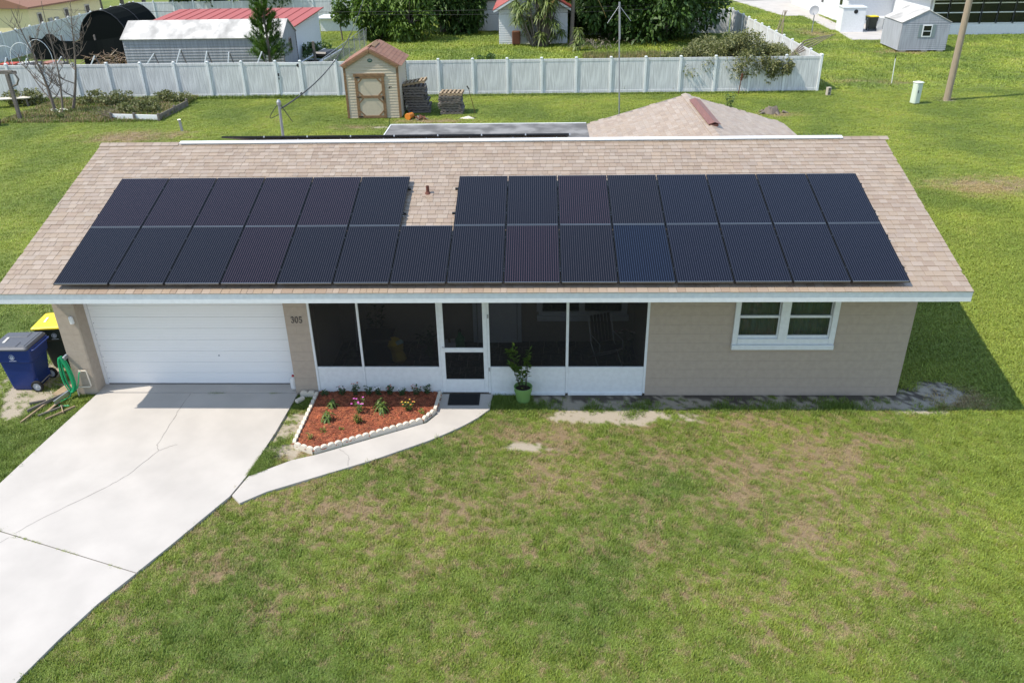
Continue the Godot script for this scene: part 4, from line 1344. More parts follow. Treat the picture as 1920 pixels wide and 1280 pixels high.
func make_flower_bed() -> void:
	# mulch: a low mound of bark covered with chips
	var o := Node3D.new()
	o.name = "mulch"; add_child(o)
	tag(o, "orange red bark mulch filling the flower bed", "mulch", "", "stuff")
	var mb := slab("mound", bed, -0.03, 0.07, mat(0.16, 0.032, 0.012, 1.0), o)
	mb.set_meta("kind", "stuff")
	var chip := MB.new()
	chip.col = Color(1, 1, 1)
	for k in 7:
		var a := rnd(0, PI)
		chip.col = Color.WHITE * rnd(0.45, 1.35)
		chip.box(Transform3D(Basis(Vector3.UP, a) * Basis(Vector3.RIGHT, rnd(-0.4, 0.4)) * Basis(Vector3.BACK, rnd(-0.3, 0.3)), Vector3(rnd(-0.05, 0.05), rnd(0.0, 0.02), rnd(-0.05, 0.05))), Vector3(rnd(0.035, 0.1), 0.008, rnd(0.008, 0.022)))
	var cm := chip.mesh()
	var mm := MultiMesh.new()
	mm.transform_format = MultiMesh.TRANSFORM_3D; mm.use_colors = true; mm.mesh = cm
	var spots := []
	while spots.size() < 5200:
		var p := Vector2(rnd(4.3, 6.83), rnd(0.03, 2.06))
		if Geometry2D.is_point_in_polygon(p, bed): spots.append(p)
	mm.instance_count = spots.size()
	for i in spots.size():
		mm.set_instance_transform(i, Transform3D(Basis(Vector3.UP, rnd(0, TAU)).scaled(Vector3.ONE * rnd(0.7, 1.2)), Vector3(spots[i].x, 0.068 + 0.012 * (nz2.get_noise_2d(spots[i].x * 2, spots[i].y * 2) + 0.5), spots[i].y)))
		mm.set_instance_color(i, tint(Color(0.37, 0.115, 0.05).lerp(Color(0.2, 0.05, 0.024), rng.randf()), 0.4))
	var mi := MultiMeshInstance3D.new()
	mi.name = "chips"; mi.multimesh = mm; mi.material_override = M.mulch
	o.add_child(mi, true); mi.set_meta("kind", "stuff")
	# edging pieces
	var A := Vector2(4.29, 0.05); var B := Vector2(4.28, 1.88); var C := Vector2(4.70, 2.09); var D := Vector2(6.60, 1.07); var E2 := Vector2(6.80, 0.74); var F := Vector2(6.84, 0.05)
	for k in 3: edging("white scalloped edging piece, %s from the wall on the driveway side of the bed" % ORD[k], A.lerp(B, k / 3.0), A.lerp(B, (k + 1) / 3.0))
	edging("short white scalloped edging piece at the pointed corner of the bed", B + Vector2(0.02, 0.03), C + Vector2(-0.01, 0))
	for k in 4: edging("white scalloped edging piece, %s from the pointed corner along the walkway" % ORD[k], C.lerp(D, k / 4.0), C.lerp(D, (k + 1) / 4.0))
	edging("short white scalloped edging piece at the walkway bend of the bed", D + Vector2(0.01, -0.01), E2)
	edging("plain straight edging piece between the flower bed and the doormat", E2 + Vector2(0.005, -0.01), F, true)
	edging("loose scalloped edging piece standing against the garage pier", Vector2(3.93, 0.07), Vector2(4.24, 0.07))
	var ed := MB.new()
	ed.cbox(Transform3D(Basis(Vector3.UP, 0.9) * Basis(Vector3.RIGHT, 0.15), Vector3.ZERO), Vector3(0.2, 0.075, 0.09), 0.012)
	var bl := part(self, "edging_block", ed, M.stain_white, at(3.97, 0.05, 0.27))
	tag(bl, "small pale edging block lying at the corner of the driveway", "edging", "scalloped edging round the flower bed")
	# plants
	var g0 := Color(0.045, 0.105, 0.022); var g1 := Color(0.16, 0.22, 0.04)
	plant("croton with drooping yellow green leaves, nearer the driveway of the tall pair", "croton", 4.74, 0.6, 0.22, 0.1, 3, 42, 0.014, 0.15, g0, g1, 0.7)
	plant("drooping croton in the sunlit left part of the mulch", "croton", 4.72, 1.1, 0.24, 0.12, 3, 54, 0.015, 0.17, g0, g1, 0.7)
	plant("largest croton with long drooping leaves in the middle of the bed", "croton", 5.76, 0.78, 0.30, 0.15, 4, 80, 0.016, 0.20, g0, g1, 0.75)
	plant("tall vinca with magenta flowers in the middle of the bed", "vinca", 5.31, 0.80, 0.34, 0.16, 5, 90, 0.014, 0.06, g0, Color(0.12, 0.2, 0.04), 0.2, [[Color(0.62, 0.13, 0.52), 5, 0.026]])
	plant("bushy green plant without flowers in front of the magenta vinca", "bush plant", 5.36, 1.18, 0.22, 0.1, 5, 90, 0.011, 0.06, Color(0.07, 0.10, 0.02), g1, 0.3)
	plant("lantana with orange and yellow flowers near the walkway", "lantana", 6.28, 0.70, 0.22, 0.17, 7, 120, 0.014, 0.05, g0, Color(0.13, 0.22, 0.04), 0.2, [[Color(0.78, 0.24, 0.07), 4, 0.022], [Color(0.75, 0.5, 0.06), 2, 0.02]])
	plant("small lime plant beside the walkway bend of the edging", "seedling", 6.55, 0.82, 0.1, 0.08, 4, 22, 0.012, 0.06, Color(0.14, 0.22, 0.03), g1, 0.2)
	plant("tiny bright green seedling in the sunny mulch near the pointed corner", "seedling", 4.76, 1.48, 0.1, 0.07, 4, 30, 0.01, 0.06, Color(0.12, 0.2, 0.03), g1, 0.2)
	plant("small yellowish plant next to the pointed corner of the edging", "seedling", 4.55, 1.72, 0.14, 0.08, 5, 40, 0.008, 0.06, Color(0.2, 0.22, 0.05), Color(0.28, 0.25, 0.07), 0.2)
	plant("tiny green sprout left of centre in the sunlit mulch", "seedling", 5.08, 1.42, 0.09, 0.05, 3, 18, 0.01, 0.05, Color(0.12, 0.2, 0.03), g1, 0.2)
	var dg := Color(0.022, 0.062, 0.022); var dg1 := Color(0.05, 0.12, 0.035)
	var RED := Color(0.42, 0.05, 0.035); var SALMON := Color(0.52, 0.16, 0.09); var WHITE := Color(0.8, 0.8, 0.8)
	for e in [[4.47, 0.14, 0.12, [], "dark green leafy plant by the wall at the driveway end of the bed"], [4.82, 0.15, 0.22, [[WHITE, 4, 0.02], [RED, 2, 0.02]], "white flowered plant by the wall, first from the driveway end"], [5.10, 0.13, 0.26, [[SALMON, 4, 0.022]], "salmon flowered plant by the wall left of the white impatiens"], [5.38, 0.14, 0.24, [[RED, 4, 0.022]], "red flowered plant by the wall behind the magenta vinca"], [5.58, 0.16, 0.24, [[WHITE, 6, 0.022]], "white impatiens by the wall behind the largest croton"], [5.82, 0.12, 0.24, [[RED, 3, 0.022], [SALMON, 2, 0.02]], "red flowered plant by the wall right of the white impatiens"], [6.08, 0.15, 0.18, [[WHITE, 3, 0.018]], "dark plant with small white flowers by the wall behind the lantana"], [6.36, 0.12, 0.22, [[RED, 4, 0.02]], "red flowered plant by the wall nearest the screen door"], [6.58, 0.1, 0.26, [], "single dark green sprig by the wall at the walkway end"]]:
		plant(e[4], "bedding plant", e[0], e[1], e[2], 0.11, 5, 70, 0.017, 0.055, dg, dg1, 0.25, e[3])

# ---------------------------------------------------------------- things on the porch
func make_porch_things() -> void:
	var o := thing("lawn_chair", "folding lawn chair with tube frame and dark webbing on the porch", "chair", Vector3(10.35, 0.02, -1.35), 0.35)
	var mb := MB.new()
	for s in [-0.27, 0.27]:
		mb.tube([Vector3(s, 0.02, 0.3), Vector3(s, 0.03, 0.24), Vector3(s, 0.42, -0.2), Vector3(s, 0.62, -0.26), Vector3(s, 1.0, -0.4), Vector3(s * 0.9, 1.03, -0.41)], [0.011], 7)
		mb.tube([Vector3(s, 0.02, -0.3), Vector3(s, 0.4, 0.24), Vector3(s, 0.6, 0.26), Vector3(s, 0.62, 0.22), Vector3(s, 0.62, -0.26)], [0.011], 7)
	mb.tube([Vector3(-0.25, 1.03, -0.41), Vector3(0.25, 1.03, -0.41)], [0.011], 7)
	mb.tube([Vector3(-0.27, 0.4, 0.24), Vector3(0.27, 0.4, 0.24)], [0.011], 7)
	mb.tube([Vector3(-0.27, 0.025, 0.3), Vector3(0.27, 0.025, 0.3)], [0.011], 7); mb.tube([Vector3(-0.27, 0.025, -0.3), Vector3(0.27, 0.025, -0.3)], [0.011], 7)
	part(o, "frame", mb, mat(0.75, 0.77, 0.78, 0.3, null, 1.0, 0.6))
	mb = MB.new()
	for k in 6: mb.box(at(-0.2 + k * 0.08, 0.39, 0.0), Vector3(0.06, 0.006, 0.46))
	part(o, "seat", mb, mat(0.05, 0.04, 0.035, 0.9))
	mb = MB.new()
	for k in 6: mb.box(Transform3D(Basis(Vector3.RIGHT, -0.33), Vector3(-0.2 + k * 0.08, 0.72, -0.3)), Vector3(0.06, 0.6, 0.006))
	part(o, "backrest", mb, mat(0.06, 0.045, 0.04, 0.9))
	plant("pink and white flowers in a vase right of the lawn chair", "porch flowers", 10.78, -1.35, 0.75, 0.2, 8, 60, 0.025, 0.09, Color(0.04, 0.09, 0.03), Color(0.08, 0.14, 0.05), 0.2, [[Color(0.6, 0.32, 0.32), 6, 0.04], [Color(0.75, 0.68, 0.6), 6, 0.04]], 0.02)
	o = thing("bucket", "small yellow bucket on the porch floor behind the potted shrub", "bucket", Vector3(9.07, 0.022, -0.55))
	mb = MB.new()
	mb.lathe(Transform3D.IDENTITY, [Vector2(0, 0), Vector2(0.1, 0), Vector2(0.125, 0.26), Vector2(0.135, 0.27), Vector2(0.12, 0.265), Vector2(0.1, 0.02)], 20)
	part(o, "shell", mb, mat(0.62, 0.50, 0.05, 0.5))
	mb = MB.new(); mb.tube([Vector3(-0.125, 0.25, 0), Vector3(-0.09, 0.19, 0.11), Vector3(0.0, 0.15, 0.14), Vector3(0.09, 0.19, 0.11), Vector3(0.125, 0.25, 0)], [0.004], 5)
	part(o, "handle", mb, M.steel)
	o = thing("pet_bowl", "shallow grey bowl beside the small yellow bucket", "bowl", Vector3(9.33, 0.022, -0.5))
	mb = MB.new(); mb.lathe(Transform3D.IDENTITY, [Vector2(0, 0), Vector2(0.13, 0), Vector2(0.11, 0.06), Vector2(0.1, 0.06), Vector2(0.09, 0.02), Vector2(0, 0.02)], 20)
	part(o, "shell", mb, mat(0.4, 0.42, 0.45, 0.5))
	o = thing("storage_crate", "black storage crate heaped with clutter on the porch", "crate", Vector3(5.35, 0.022, -1.5))
	mb = MB.new(); mb.cbox(at(0, 0.3, 0), Vector3(0.6, 0.6, 0.5), 0.03)
	part(o, "box", mb, M.black)
	mb = MB.new(); mb.cbox(at(0, 0.615, 0), Vector3(0.64, 0.04, 0.54), 0.015)
	part(o, "rim", mb, M.rubber)
	o = thing("yellow_bag", "yellow plastic bag slumped beside the black crate on the porch", "bag", Vector3(5.82, 0.022, -1.3))
	mb = MB.new()
	mb.lathe(Transform3D(Basis(Vector3.BACK, 0.2).scaled(Vector3(1, 1, 0.5)), Vector3.ZERO), [Vector2(0.08, 0.0), Vector2(0.17, 0.1), Vector2(0.14, 0.3), Vector2(0.2, 0.5), Vector2(0.13, 0.62), Vector2(0.05, 0.66), Vector2(0, 0.64)], 9)
	part(o, "sack", mb, mat(0.75, 0.52, 0.03, 0.6))
	mb = MB.new(); mb.cbox(Transform3D(Basis(Vector3.BACK, 0.4), Vector3(0.03, 0.58, 0.1)), Vector3(0.16, 0.1, 0.02), 0.008)
	part(o, "print", mb, mat(0.3, 0.45, 0.4, 0.6))
	o = thing("basin", "light blue round basin on the porch floor by the left screen", "basin", Vector3(4.8, 0.022, -0.5))
	mb = MB.new(); mb.lathe(Transform3D.IDENTITY, [Vector2(0, 0), Vector2(0.13, 0), Vector2(0.17, 0.1), Vector2(0.16, 0.1), Vector2(0.12, 0.015), Vector2(0, 0.015)], 24)
	part(o, "shell", mb, mat(0.18, 0.38, 0.5, 0.5))
	o = thing("broom", "pale handled broom leaning in the left corner of the porch", "broom", Vector3(4.75, 0.022, -1.9))
	mb = MB.new(); mb.tube([Vector3(0.05, 0.1, 0.3), Vector3(0, 1.55, -0.3)], [0.013], 7)
	part(o, "stick", mb, mat(0.6, 0.58, 0.52, 0.6))
	mb = MB.new(); mb.cbox(Transform3D(Basis(Vector3.RIGHT, -0.4), Vector3(0.05, 0.08, 0.31)), Vector3(0.3, 0.14, 0.05), 0.01)
	part(o, "brush", mb, M.rubber)
	o = thing("bottle", "green plastic bottle behind the screen door", "bottle", Vector3(7.1, 0.022, -1.9))
	mb = MB.new(); mb.lathe(Transform3D.IDENTITY, [Vector2(0, 0), Vector2(0.1, 0), Vector2(0.11, 0.03), Vector2(0.11, 0.3), Vector2(0.04, 0.42), Vector2(0.035, 0.5), Vector2(0, 0.5)], 16)
	part(o, "body", mb, mat(0.03, 0.22, 0.06, 0.4))
	mb = MB.new(); mb.lathe(Transform3D.IDENTITY, [Vector2(0.04, 0.48), Vector2(0.04, 0.53), Vector2(0, 0.53)], 12)
	part(o, "cap", mb, M.black)
	o = thing("carton", "small white box on the porch floor beside the green bottle", "box", Vector3(6.85, 0.022, -1.95), 0.2)
	mb = MB.new(); mb.cbox(at(0, 0.11, 0), Vector3(0.26, 0.22, 0.2), 0.006)
	part(o, "box", mb, mat(0.7, 0.7, 0.7, 0.8))
	mb = MB.new(); mb.box(at(0, 0.222, 0), Vector3(0.05, 0.003, 0.2))
	part(o, "tape", mb, mat(0.4, 0.32, 0.2, 0.5))
	plant("dark potted plant near the back wall left of the screen door", "porch plant", 6.45, -1.6, 0.75, 0.35, 7, 120, 0.03, 0.12, Color(0.03, 0.06, 0.025), Color(0.06, 0.10, 0.04), 0.3, [], 0.022)
	plant("dark leafy plant rising above the black crate", "porch plant", 5.2, -2.05, 1.2, 0.3, 6, 90, 0.03, 0.12, Color(0.03, 0.06, 0.025), Color(0.05, 0.09, 0.035), 0.3, [], 0.022)

# ---------------------------------------------------------------- fences
func fence_panel(w: float, missing := -1) -> ArrayMesh:
	# tongue and groove boards between two rails, along local x from 0 to w
	var mb := MB.new()
	var n := 12
	for i in n:
		if i == missing: continue
		var bw := w / n
		mb.cbox(at((i + 0.5) * bw, 0.9, 0), Vector3(bw - 0.002, 1.56, 0.022), 0.002)
	mb.cbox(at(w * 0.5, 1.72, 0), Vector3(w, 0.14, 0.045), 0.006)
	mb.cbox(at(w * 0.5, 0.09, 0), Vector3(w, 0.14, 0.045), 0.006)
	return mb.mesh()

func fence_post() -> ArrayMesh:
	var mb := MB.new()
	mb.cbox(at(0, 0.91, 0), Vector3(0.125, 1.86, 0.125), 0.008)
	mb.cbox(at(0, 1.85, 0), Vector3(0.15, 0.03, 0.15), 0.008)
	mb.cbox(at(0, 1.875, 0), Vector3(0.11, 0.03, 0.11), 0.012)
	return mb.mesh()

func vinyl_fence(label: String, pts: Array, pm: ArrayMesh, post: ArrayMesh, skip := []) -> Node3D:
	# pts: posts along the fence as (x, z)
	var o := thing("vinyl_fence", label, "fence", Vector3(pts[0].x, 0, pts[0].y))
	for i in pts.size():
		var p: Vector2 = pts[i] - pts[0]
		part(o, "post", post, M.vinylpost, at(p.x, 0, p.y))
		if i < pts.size() - 1 and not i in skip:
			var d: Vector2 = pts[i + 1] - pts[i]
			var t := Transform3D(Basis(Vector3.UP, -d.angle()), Vector3(p.x, 0, p.y))
			t = t * at(0.0625, 0, 0)
			var w := d.length() - 0.125
			part(o, "panel", pm if absf(w - 1.71) < 0.04 else fence_panel(w), M.vinyl, t)
	return o

func make_fences() -> void:
	var pm := fence_panel(1.71); var post := fence_post()
	var pts := []
	var x := -7.05 - 8 * 1.837
	while x < -7.0: pts.append(Vector2(x, -30.9)); x += 1.837
	pts.append(Vector2(-5.21, -30.9))
	var gate_at := pts.size() - 1
	pts.append(Vector2(-3.86, -30.9))
	x = -1.95
	while x < 23.9: pts.append(Vector2(x, -30.9)); x += 1.838
	var o := vinyl_fence("long weathered white vinyl privacy fence across the back yard", pts, pm, post, [gate_at, gate_at + 3])
	# the panel with a missing board beside the pallets
	part(o, "panel", fence_panel(1.713, 7), M.vinyl, at(pts[gate_at + 3].x - pts[0].x + 0.0625, 0, 0))
	# gate
	var g := thing("fence_gate", "white vinyl gate with black hinges in the back fence", "gate", Vector3(-5.135, 0, -30.9))
	var mb := MB.new()
	for i in 8: mb.cbox(at(0.1 + (i + 0.5) * 0.1275, 0.92, 0), Vector3(0.1235, 1.5, 0.022), 0.004)
	part(g, "boards", mb, M.vinyl)
	mb = MB.new()
	mb.cbox(at(0.6, 1.7, 0.002), Vector3(1.17, 0.14, 0.05), 0.006); mb.cbox(at(0.6, 0.12, 0.002), Vector3(1.17, 0.14, 0.05), 0.006)
	for q in [0.055, 1.145]: mb.cbox(at(q, 0.91, 0.002), Vector3(0.09, 1.44, 0.05), 0.006)
	part(g, "gate_frame", mb, M.vinylpost)
	mb = MB.new()
	for y in [0.13, 1.62]: mb.lathe(Transform3D(Basis(Vector3.RIGHT, PI / 2), Vector3(1.17, y, 0.03)), [Vector2(0, 0.0), Vector2(0.09, 0.0), Vector2(0.09, 0.02), Vector2(0, 0.03)], 14)
	part(g, "hinge", mb, M.black)
	mb = MB.new(); mb.cbox(at(0.04, 1.15, 0.04), Vector3(0.07, 0.16, 0.04), 0.01); mb.cbox(at(0.04, 0.95, 0.04), Vector3(0.05, 0.1, 0.03), 0.01)
	part(g, "latch", mb, M.black)
	# side fence on the right and rear fences of the neighbouring plot
	pts = []
	for k in 13: pts.append(Vector2(23.78, -31.04 - k * 1.837))
	vinyl_fence("white vinyl fence running away from the right end of the back fence", pts, pm, post)
	pts = []
	for k in 8: pts.append(Vector2(23.6 - k * 1.837, -53.3))
	vinyl_fence("white vinyl fence closing the neighbouring plot behind the large dense tree", pts, pm, post)
	pts = []
	for k in 13: pts.append(Vector2(-28.2, -42.6 - k * 1.837))
	vinyl_fence("pale vinyl fence running away on the left in front of the yellow house", pts, pm, post)
	pts = []
	for k in 15: pts.append(Vector2(-28.1 + k * 1.837, -65.2))
	vinyl_fence("far white vinyl fence behind the red roofed barn", pts, pm, post)

func lap_siding(mb: MB, a: Vector3, b: Vector3, h: float, step: float, nrm: Vector3) -> void:
	# horizontal laps on a wall from a to b (base corners, left to right seen from outside), each tilted outward
	var k := 0.0
	while k < h - 0.01:
		var y0 := k; var y1 := minf(k + step, h)
		var o0 := nrm * 0.03; var o1 := nrm * 0.003
		mb.quad(a + Vector3.UP * y0 + o0, b + Vector3.UP * y0 + o0, b + Vector3.UP * y1 + o1, a + Vector3.UP * y1 + o1)
		mb.quad(a + Vector3.UP * y0, b + Vector3.UP * y0, b + Vector3.UP * y0 + o0, a + Vector3.UP * y0 + o0)
		k += step

# clip lap siding to a gable: triangle from height h to apex hp between a and b
func gable_siding(mb: MB, a: Vector3, b: Vector3, h: float, hp: float, step: float, nrm: Vector3) -> void:
	var k := h
	while k < hp - 0.01:
		var y1 := minf(k + step, hp)
		var t0 := (k - h) / (hp - h) * 0.5; var t1 := (y1 - h) / (hp - h) * 0.5
		var o0 := nrm * 0.03; var o1 := nrm * 0.003
		mb.quad(a.lerp(b, t0) + Vector3.UP * k + o0, a.lerp(b, 1 - t0) + Vector3.UP * k + o0, a.lerp(b, 1 - t1) + Vector3.UP * y1 + o1, a.lerp(b, t1) + Vector3.UP * y1 + o1)
		k += step

# gabled box: width w along x, depth d towards -z, front at z = 0, ridge along z
func gabled(o: Node3D, w: float, d: float, h: float, hp: float, siding: Material, roof: Material, over := 0.12, step := 0.13, th := 0.06) -> void:
	var mb := MB.new()
	var x := w * 0.5
	mb.prism(Transform3D.IDENTITY * at(0, 0, -d), PackedVector2Array([Vector2(-x, 0), Vector2(x, 0), Vector2(x, h), Vector2(0, hp), Vector2(-x, h)]), d)
	for e in [[Vector3(-x, 0, 0), Vector3(x, 0, 0), Vector3.BACK], [Vector3(x, 0, -d), Vector3(-x, 0, -d), Vector3.FORWARD]]:
		lap_siding(mb, e[0], e[1], h, step, e[2]); gable_siding(mb, e[0], e[1], h, hp, step, e[2])
	lap_siding(mb, Vector3(x, 0, 0), Vector3(x, 0, -d), h, step, Vector3.RIGHT)
	lap_siding(mb, Vector3(-x, 0, -d), Vector3(-x, 0, 0), h, step, Vector3.LEFT)
	part(o, "wall", mb, siding)
	mb = MB.new()
	var sl := atan2(hp - h, x)
	var ln := x / cos(sl) + over
	for s in [1, -1]:
		var bs := Basis(Vector3.BACK, -sl * s)
		mb.cbox(Transform3D(bs, Vector3(0, hp, -d * 0.5) + bs * Vector3(s * ln * 0.5, th * 0.5 + 0.012, 0)), Vector3(ln, th, d + over * 2.0), 0.008)
	part(o, "roof", mb, roof)

# ---------------------------------------------------------------- back yard
func make_back_yard() -> void:
	# tan garden shed
	var o := thing("garden_shed", "small tan lap sided shed with brown trim and shingle roof", "shed", Vector3(1.0, 0.03, -25.4), 0.02)
	gabled(o, 2.52, 2.9, 2.42, 3.12, M.siding_tan, M.roof_brown, 0.1, 0.13, 0.07)
	var mb := MB.new()
	for x in [-1.25, 1.25]:
		for q in [[x, 0.02, 0.11, 0.045], [x * 1.012, -0.06, 0.045, 0.12], [x * 1.012, -2.84, 0.045, 0.12]]:
			mb = MB.new(); mb.cbox(at(q[0], 1.2, q[1]), Vector3(q[2], 2.4, q[3]), 0.005)
			part(o, "corner_trim", mb, M.trim_brown)
	var sl := atan2(0.7, 1.26)
	for s in [1, -1]:
		var bs := Basis(Vector3.BACK, -sl * s)
		mb = MB.new(); mb.cbox(Transform3D(bs, Vector3(0, 3.12, 0.1) + bs * Vector3(s * 0.76, -0.03, 0)), Vector3(1.5, 0.15, 0.03), 0.005)
		part(o, "bargeboard", mb, M.trim_brown)
	mb = MB.new()
	for s in [1, -1]:
		var bs := Basis(Vector3.BACK, -sl * s)
		for k in 8:
			for j in 11:
				mb.col = [Color(1.0, 0.95, 0.9), Color(1.25, 1.2, 1.15), Color(0.85, 0.8, 0.8), Color(1.1, 1.2, 1.3)][rng.randi() % 4]
				mb.box(Transform3D(bs * Basis(Vector3.BACK, 0.04 * s), Vector3(0, 3.12, 0.1 - (j + 0.5) * 0.282) + bs * Vector3(s * (1.52 - k * 0.19), 0.09, 0)), Vector3(0.23, 0.012, 0.276))
	var sh := part(o, "shingles", mb, M.roof_brown); sh.set_meta("kind", "stuff")
	mb = MB.new()
	for s in [1, -1]: mb.box(Transform3D(Basis(Vector3.BACK, -sl * s * 0.9), Vector3(s * 0.09, 3.20, -1.4)), Vector3(0.2, 0.02, 1.5))
	part(o, "ridge_vent", mb, M.trim_brown)
	# door with octagonal trims
	mb = MB.new()
	mb.cbox(at(-0.1, 1.0, 0.03), Vector3(1.36, 1.86, 0.03), 0.004)
	var dr := part(o, "door", mb, M.siding_tan)
	mb = MB.new()
	for e in [[-0.73, 0.98, 0.14, 1.96], [0.53, 0.98, 0.14, 1.96]]: mb.cbox(at(e[0], e[1], 0.055), Vector3(e[2], e[3], 0.03), 0.004)
	for y in [0.06, 1.0, 1.9]: mb.cbox(at(-0.1, y, 0.056), Vector3(1.12, 0.12, 0.03), 0.004)
	for e in [[1.44, 0.0], [0.53, 0.0]]:
		for sx in [-1, 1]:
			for sy in [-1, 1]:
				mb.cbox(Transform3D(Basis(Vector3.BACK, -PI / 4 * sx * sy), Vector3(-0.1 + sx * 0.46, e[0] + sy * 0.30, 0.056)), Vector3(0.30, 0.06, 0.028), 0.004)
	part(dr, "door_trim", mb, M.trim_brown)
	mb = MB.new(); mb.cbox(at(-0.1, 2.0, 0.05), Vector3(1.5, 0.13, 0.05), 0.005)
	part(o, "lintel", mb, M.trim_brown)
	mb = MB.new()
	for y in [0.08, 1.0, 1.9]: mb.cbox(at(-0.66, y, 0.078), Vector3(0.2, 0.05, 0.02), 0.004)
	mb.cbox(at(0.48, 0.95, 0.085), Vector3(0.06, 0.16, 0.03), 0.006)
	part(dr, "hardware", mb, M.black)
	mb = MB.new(); mb.lathe(Transform3D(Basis(Vector3.RIGHT, PI / 2), Vector3(0, 2.66, 0.02)), [Vector2(0, 0), Vector2(0.12, 0), Vector2(0.12, 0.015), Vector2(0, 0.02)], 18)
	var em := part(o, "emblem", mb, mat(0.03, 0.09, 0.06, 0.6)); em.scale = Vector3(1, 0.72, 1)
	em.position.y = 0.74
	mb = MB.new(); mb.tube([Vector3(-0.07, 2.655, 0.045), Vector3(-0.03, 2.68, 0.045), Vector3(0.0, 2.65, 0.045), Vector3(0.03, 2.685, 0.045), Vector3(0.07, 2.65, 0.045)], [0.012], 5)
	part(o, "emblem_mark", mb, M.white)
	mb = MB.new(); mb.cbox(at(0.86, 1.45, 0.025), Vector3(0.13, 0.03, 0.02), 0.003); mb.cbox(at(0.81, 1.41, 0.025), Vector3(0.03, 0.1, 0.02), 0.003)
	part(o, "sign_plate", mb, M.black)
	# pallets
	var deck := MB.new(); deck.cbox(Transform3D.IDENTITY, Vector3(0.1, 0.018, 1.0), 0.003)
	var strg := MB.new(); strg.cbox(Transform3D.IDENTITY, Vector3(1.1, 0.085, 0.038), 0.003)
	var dm := deck.mesh(); var sm := strg.mesh()
	var stacks := [[2.95, -26.9, 11, "taller stack beside the shed"], [4.62, -26.55, 8, "shorter stack standing further from the shed"]]
	for s in stacks:
		for k in s[2]:
			var pl := thing("wooden_pallet", "weathered wooden pallet, %s from the bottom of the %s" % [ORD[k], s[3]], "pallet", Vector3(s[0] + rnd(-0.08, 0.08) - (0.1 if k > 4 and s[2] > 9 else 0.0), 0.005 + k * 0.127, s[1] + rnd(-0.05, 0.05)), rnd(-0.09, 0.09), "pallets stacked by the shed")
			var wood: Material = M.greywood if not (k == s[2] - 1) else M.wood
			if s[2] > 9 and k == s[2] - 1:
				pl.rotation.z = 0.16; pl.position.y += 0.1
			for z in [-0.47, 0.0, 0.47]: part(pl, "stringer", sm, wood, at(0, 0.0605, z))
			for i in 6: part(pl, "deck_board", dm, wood, at(-0.5 + i * 0.2, 0.113, 0))
			for i in 3: part(pl, "bottom_board", dm, wood, at(-0.5 + i * 0.5, 0.009, 0))
	o = thing("orange_bucket", "orange bucket lying on its side at the corner of the shed", "bucket", Vector3(2.72, 0.15, -25.15), -0.35)
	mb = MB.new(); mb.lathe(Transform3D(Basis(Vector3.RIGHT, PI / 2), Vector3.ZERO), [Vector2(0, 0.2), Vector2(0.15, 0.2), Vector2(0.16, 0.19), Vector2(0.165, 0.14), Vector2(0.15, 0.13), Vector2(0.125, -0.25), Vector2(0, -0.25)], 22)
	part(o, "shell", mb, mat(0.62, 0.20, 0.02, 0.5))
	mb = MB.new(); mb.lathe(Transform3D(Basis(Vector3.RIGHT, PI / 2), Vector3.ZERO), [Vector2(0.168, 0.155), Vector2(0.172, 0.165), Vector2(0.168, 0.175)], 22)
	part(o, "rim", mb, mat(0.5, 0.15, 0.02, 0.5))
	o = thing("firewood_pile", "low heap of brown slats beside the orange bucket", "wood pile", Vector3(3.25, 0.0, -25.3), 0.5)
	for k in 9:
		mb = MB.new(); mb.cbox(Transform3D.IDENTITY, Vector3(0.07, 0.03, rnd(0.7, 0.95)), 0.004)
		part(o, "slat", mb, M.rust if k % 3 else M.greywood, yaw(-0.25 + (k % 5) * 0.11, 0.02 + (k / 5) * 0.05 + 0.02 * (k % 2), 0, rnd(-0.3, 0.3)))
	mb = MB.new()
	for k in 12:
		var a := TAU * k / 12.0
		mb.tri(Vector3(0, 0.12, 0), Vector3(cos(a + TAU / 12) * rnd(0.3, 0.5), 0.0, sin(a + TAU / 12) * 0.16), Vector3(cos(a) * rnd(0.3, 0.5), 0.0, sin(a) * 0.16))
	var cc := part(self, "concrete_chunk", mb, M.stain_white, at(5.55, 0.0, -25.2))
	tag(cc, "pale lump of broken concrete on the grass near the shorter pallet stack", "rubble")
	o = thing("metal_stake", "thin leaning metal stake by the shorter pallet stack", "stake", Vector3(5.82, 0, -26.2))
	mb = MB.new(); mb.tube([Vector3(0, -0.05, 0), Vector3(-0.3, 1.25, 0.1)], [0.014], 6)
	part(o, "rod", mb, M.rust)
	mb = MB.new(); mb.cbox(Transform3D(Basis(Vector3.BACK, 0.6), Vector3(-0.32, 1.27, 0.1)), Vector3(0.06, 0.2, 0.03), 0.01)
	part(o, "head", mb, M.black)
	# aerial mast with guys behind the house
	o = thing("aerial_mast", "tall thin metal mast with two short guys behind the house", "mast", Vector3(11.55, 0, -13.5))
	mb = MB.new(); mb.tube([Vector3(0.1, 0, 0), Vector3(0.04, 3.0, 0), Vector3(-0.1, 6.1, 0)], [0.026, 0.022, 0.02], 8)
	mb.tube([Vector3(-0.04, 5.1, 0), Vector3(-0.1, 6.22, 0)], [0.03], 8)
	part(o, "pole", mb, M.galv)
	mb = MB.new()
	mb.tube([Vector3(-0.1, 6.12, 0), Vector3(-0.46, 5.6, 0.05)], [0.008], 5); mb.tube([Vector3(-0.1, 6.12, 0), Vector3(0.28, 5.66, 0.05)], [0.008], 5)
	part(o, "guy", mb, M.steel)
	# raised bed with pale sides
	o = thing("raised_bed", "low raised bed with grey board sides overgrown by weeds", "garden bed", Vector3(-10.9, 0, -25.6))
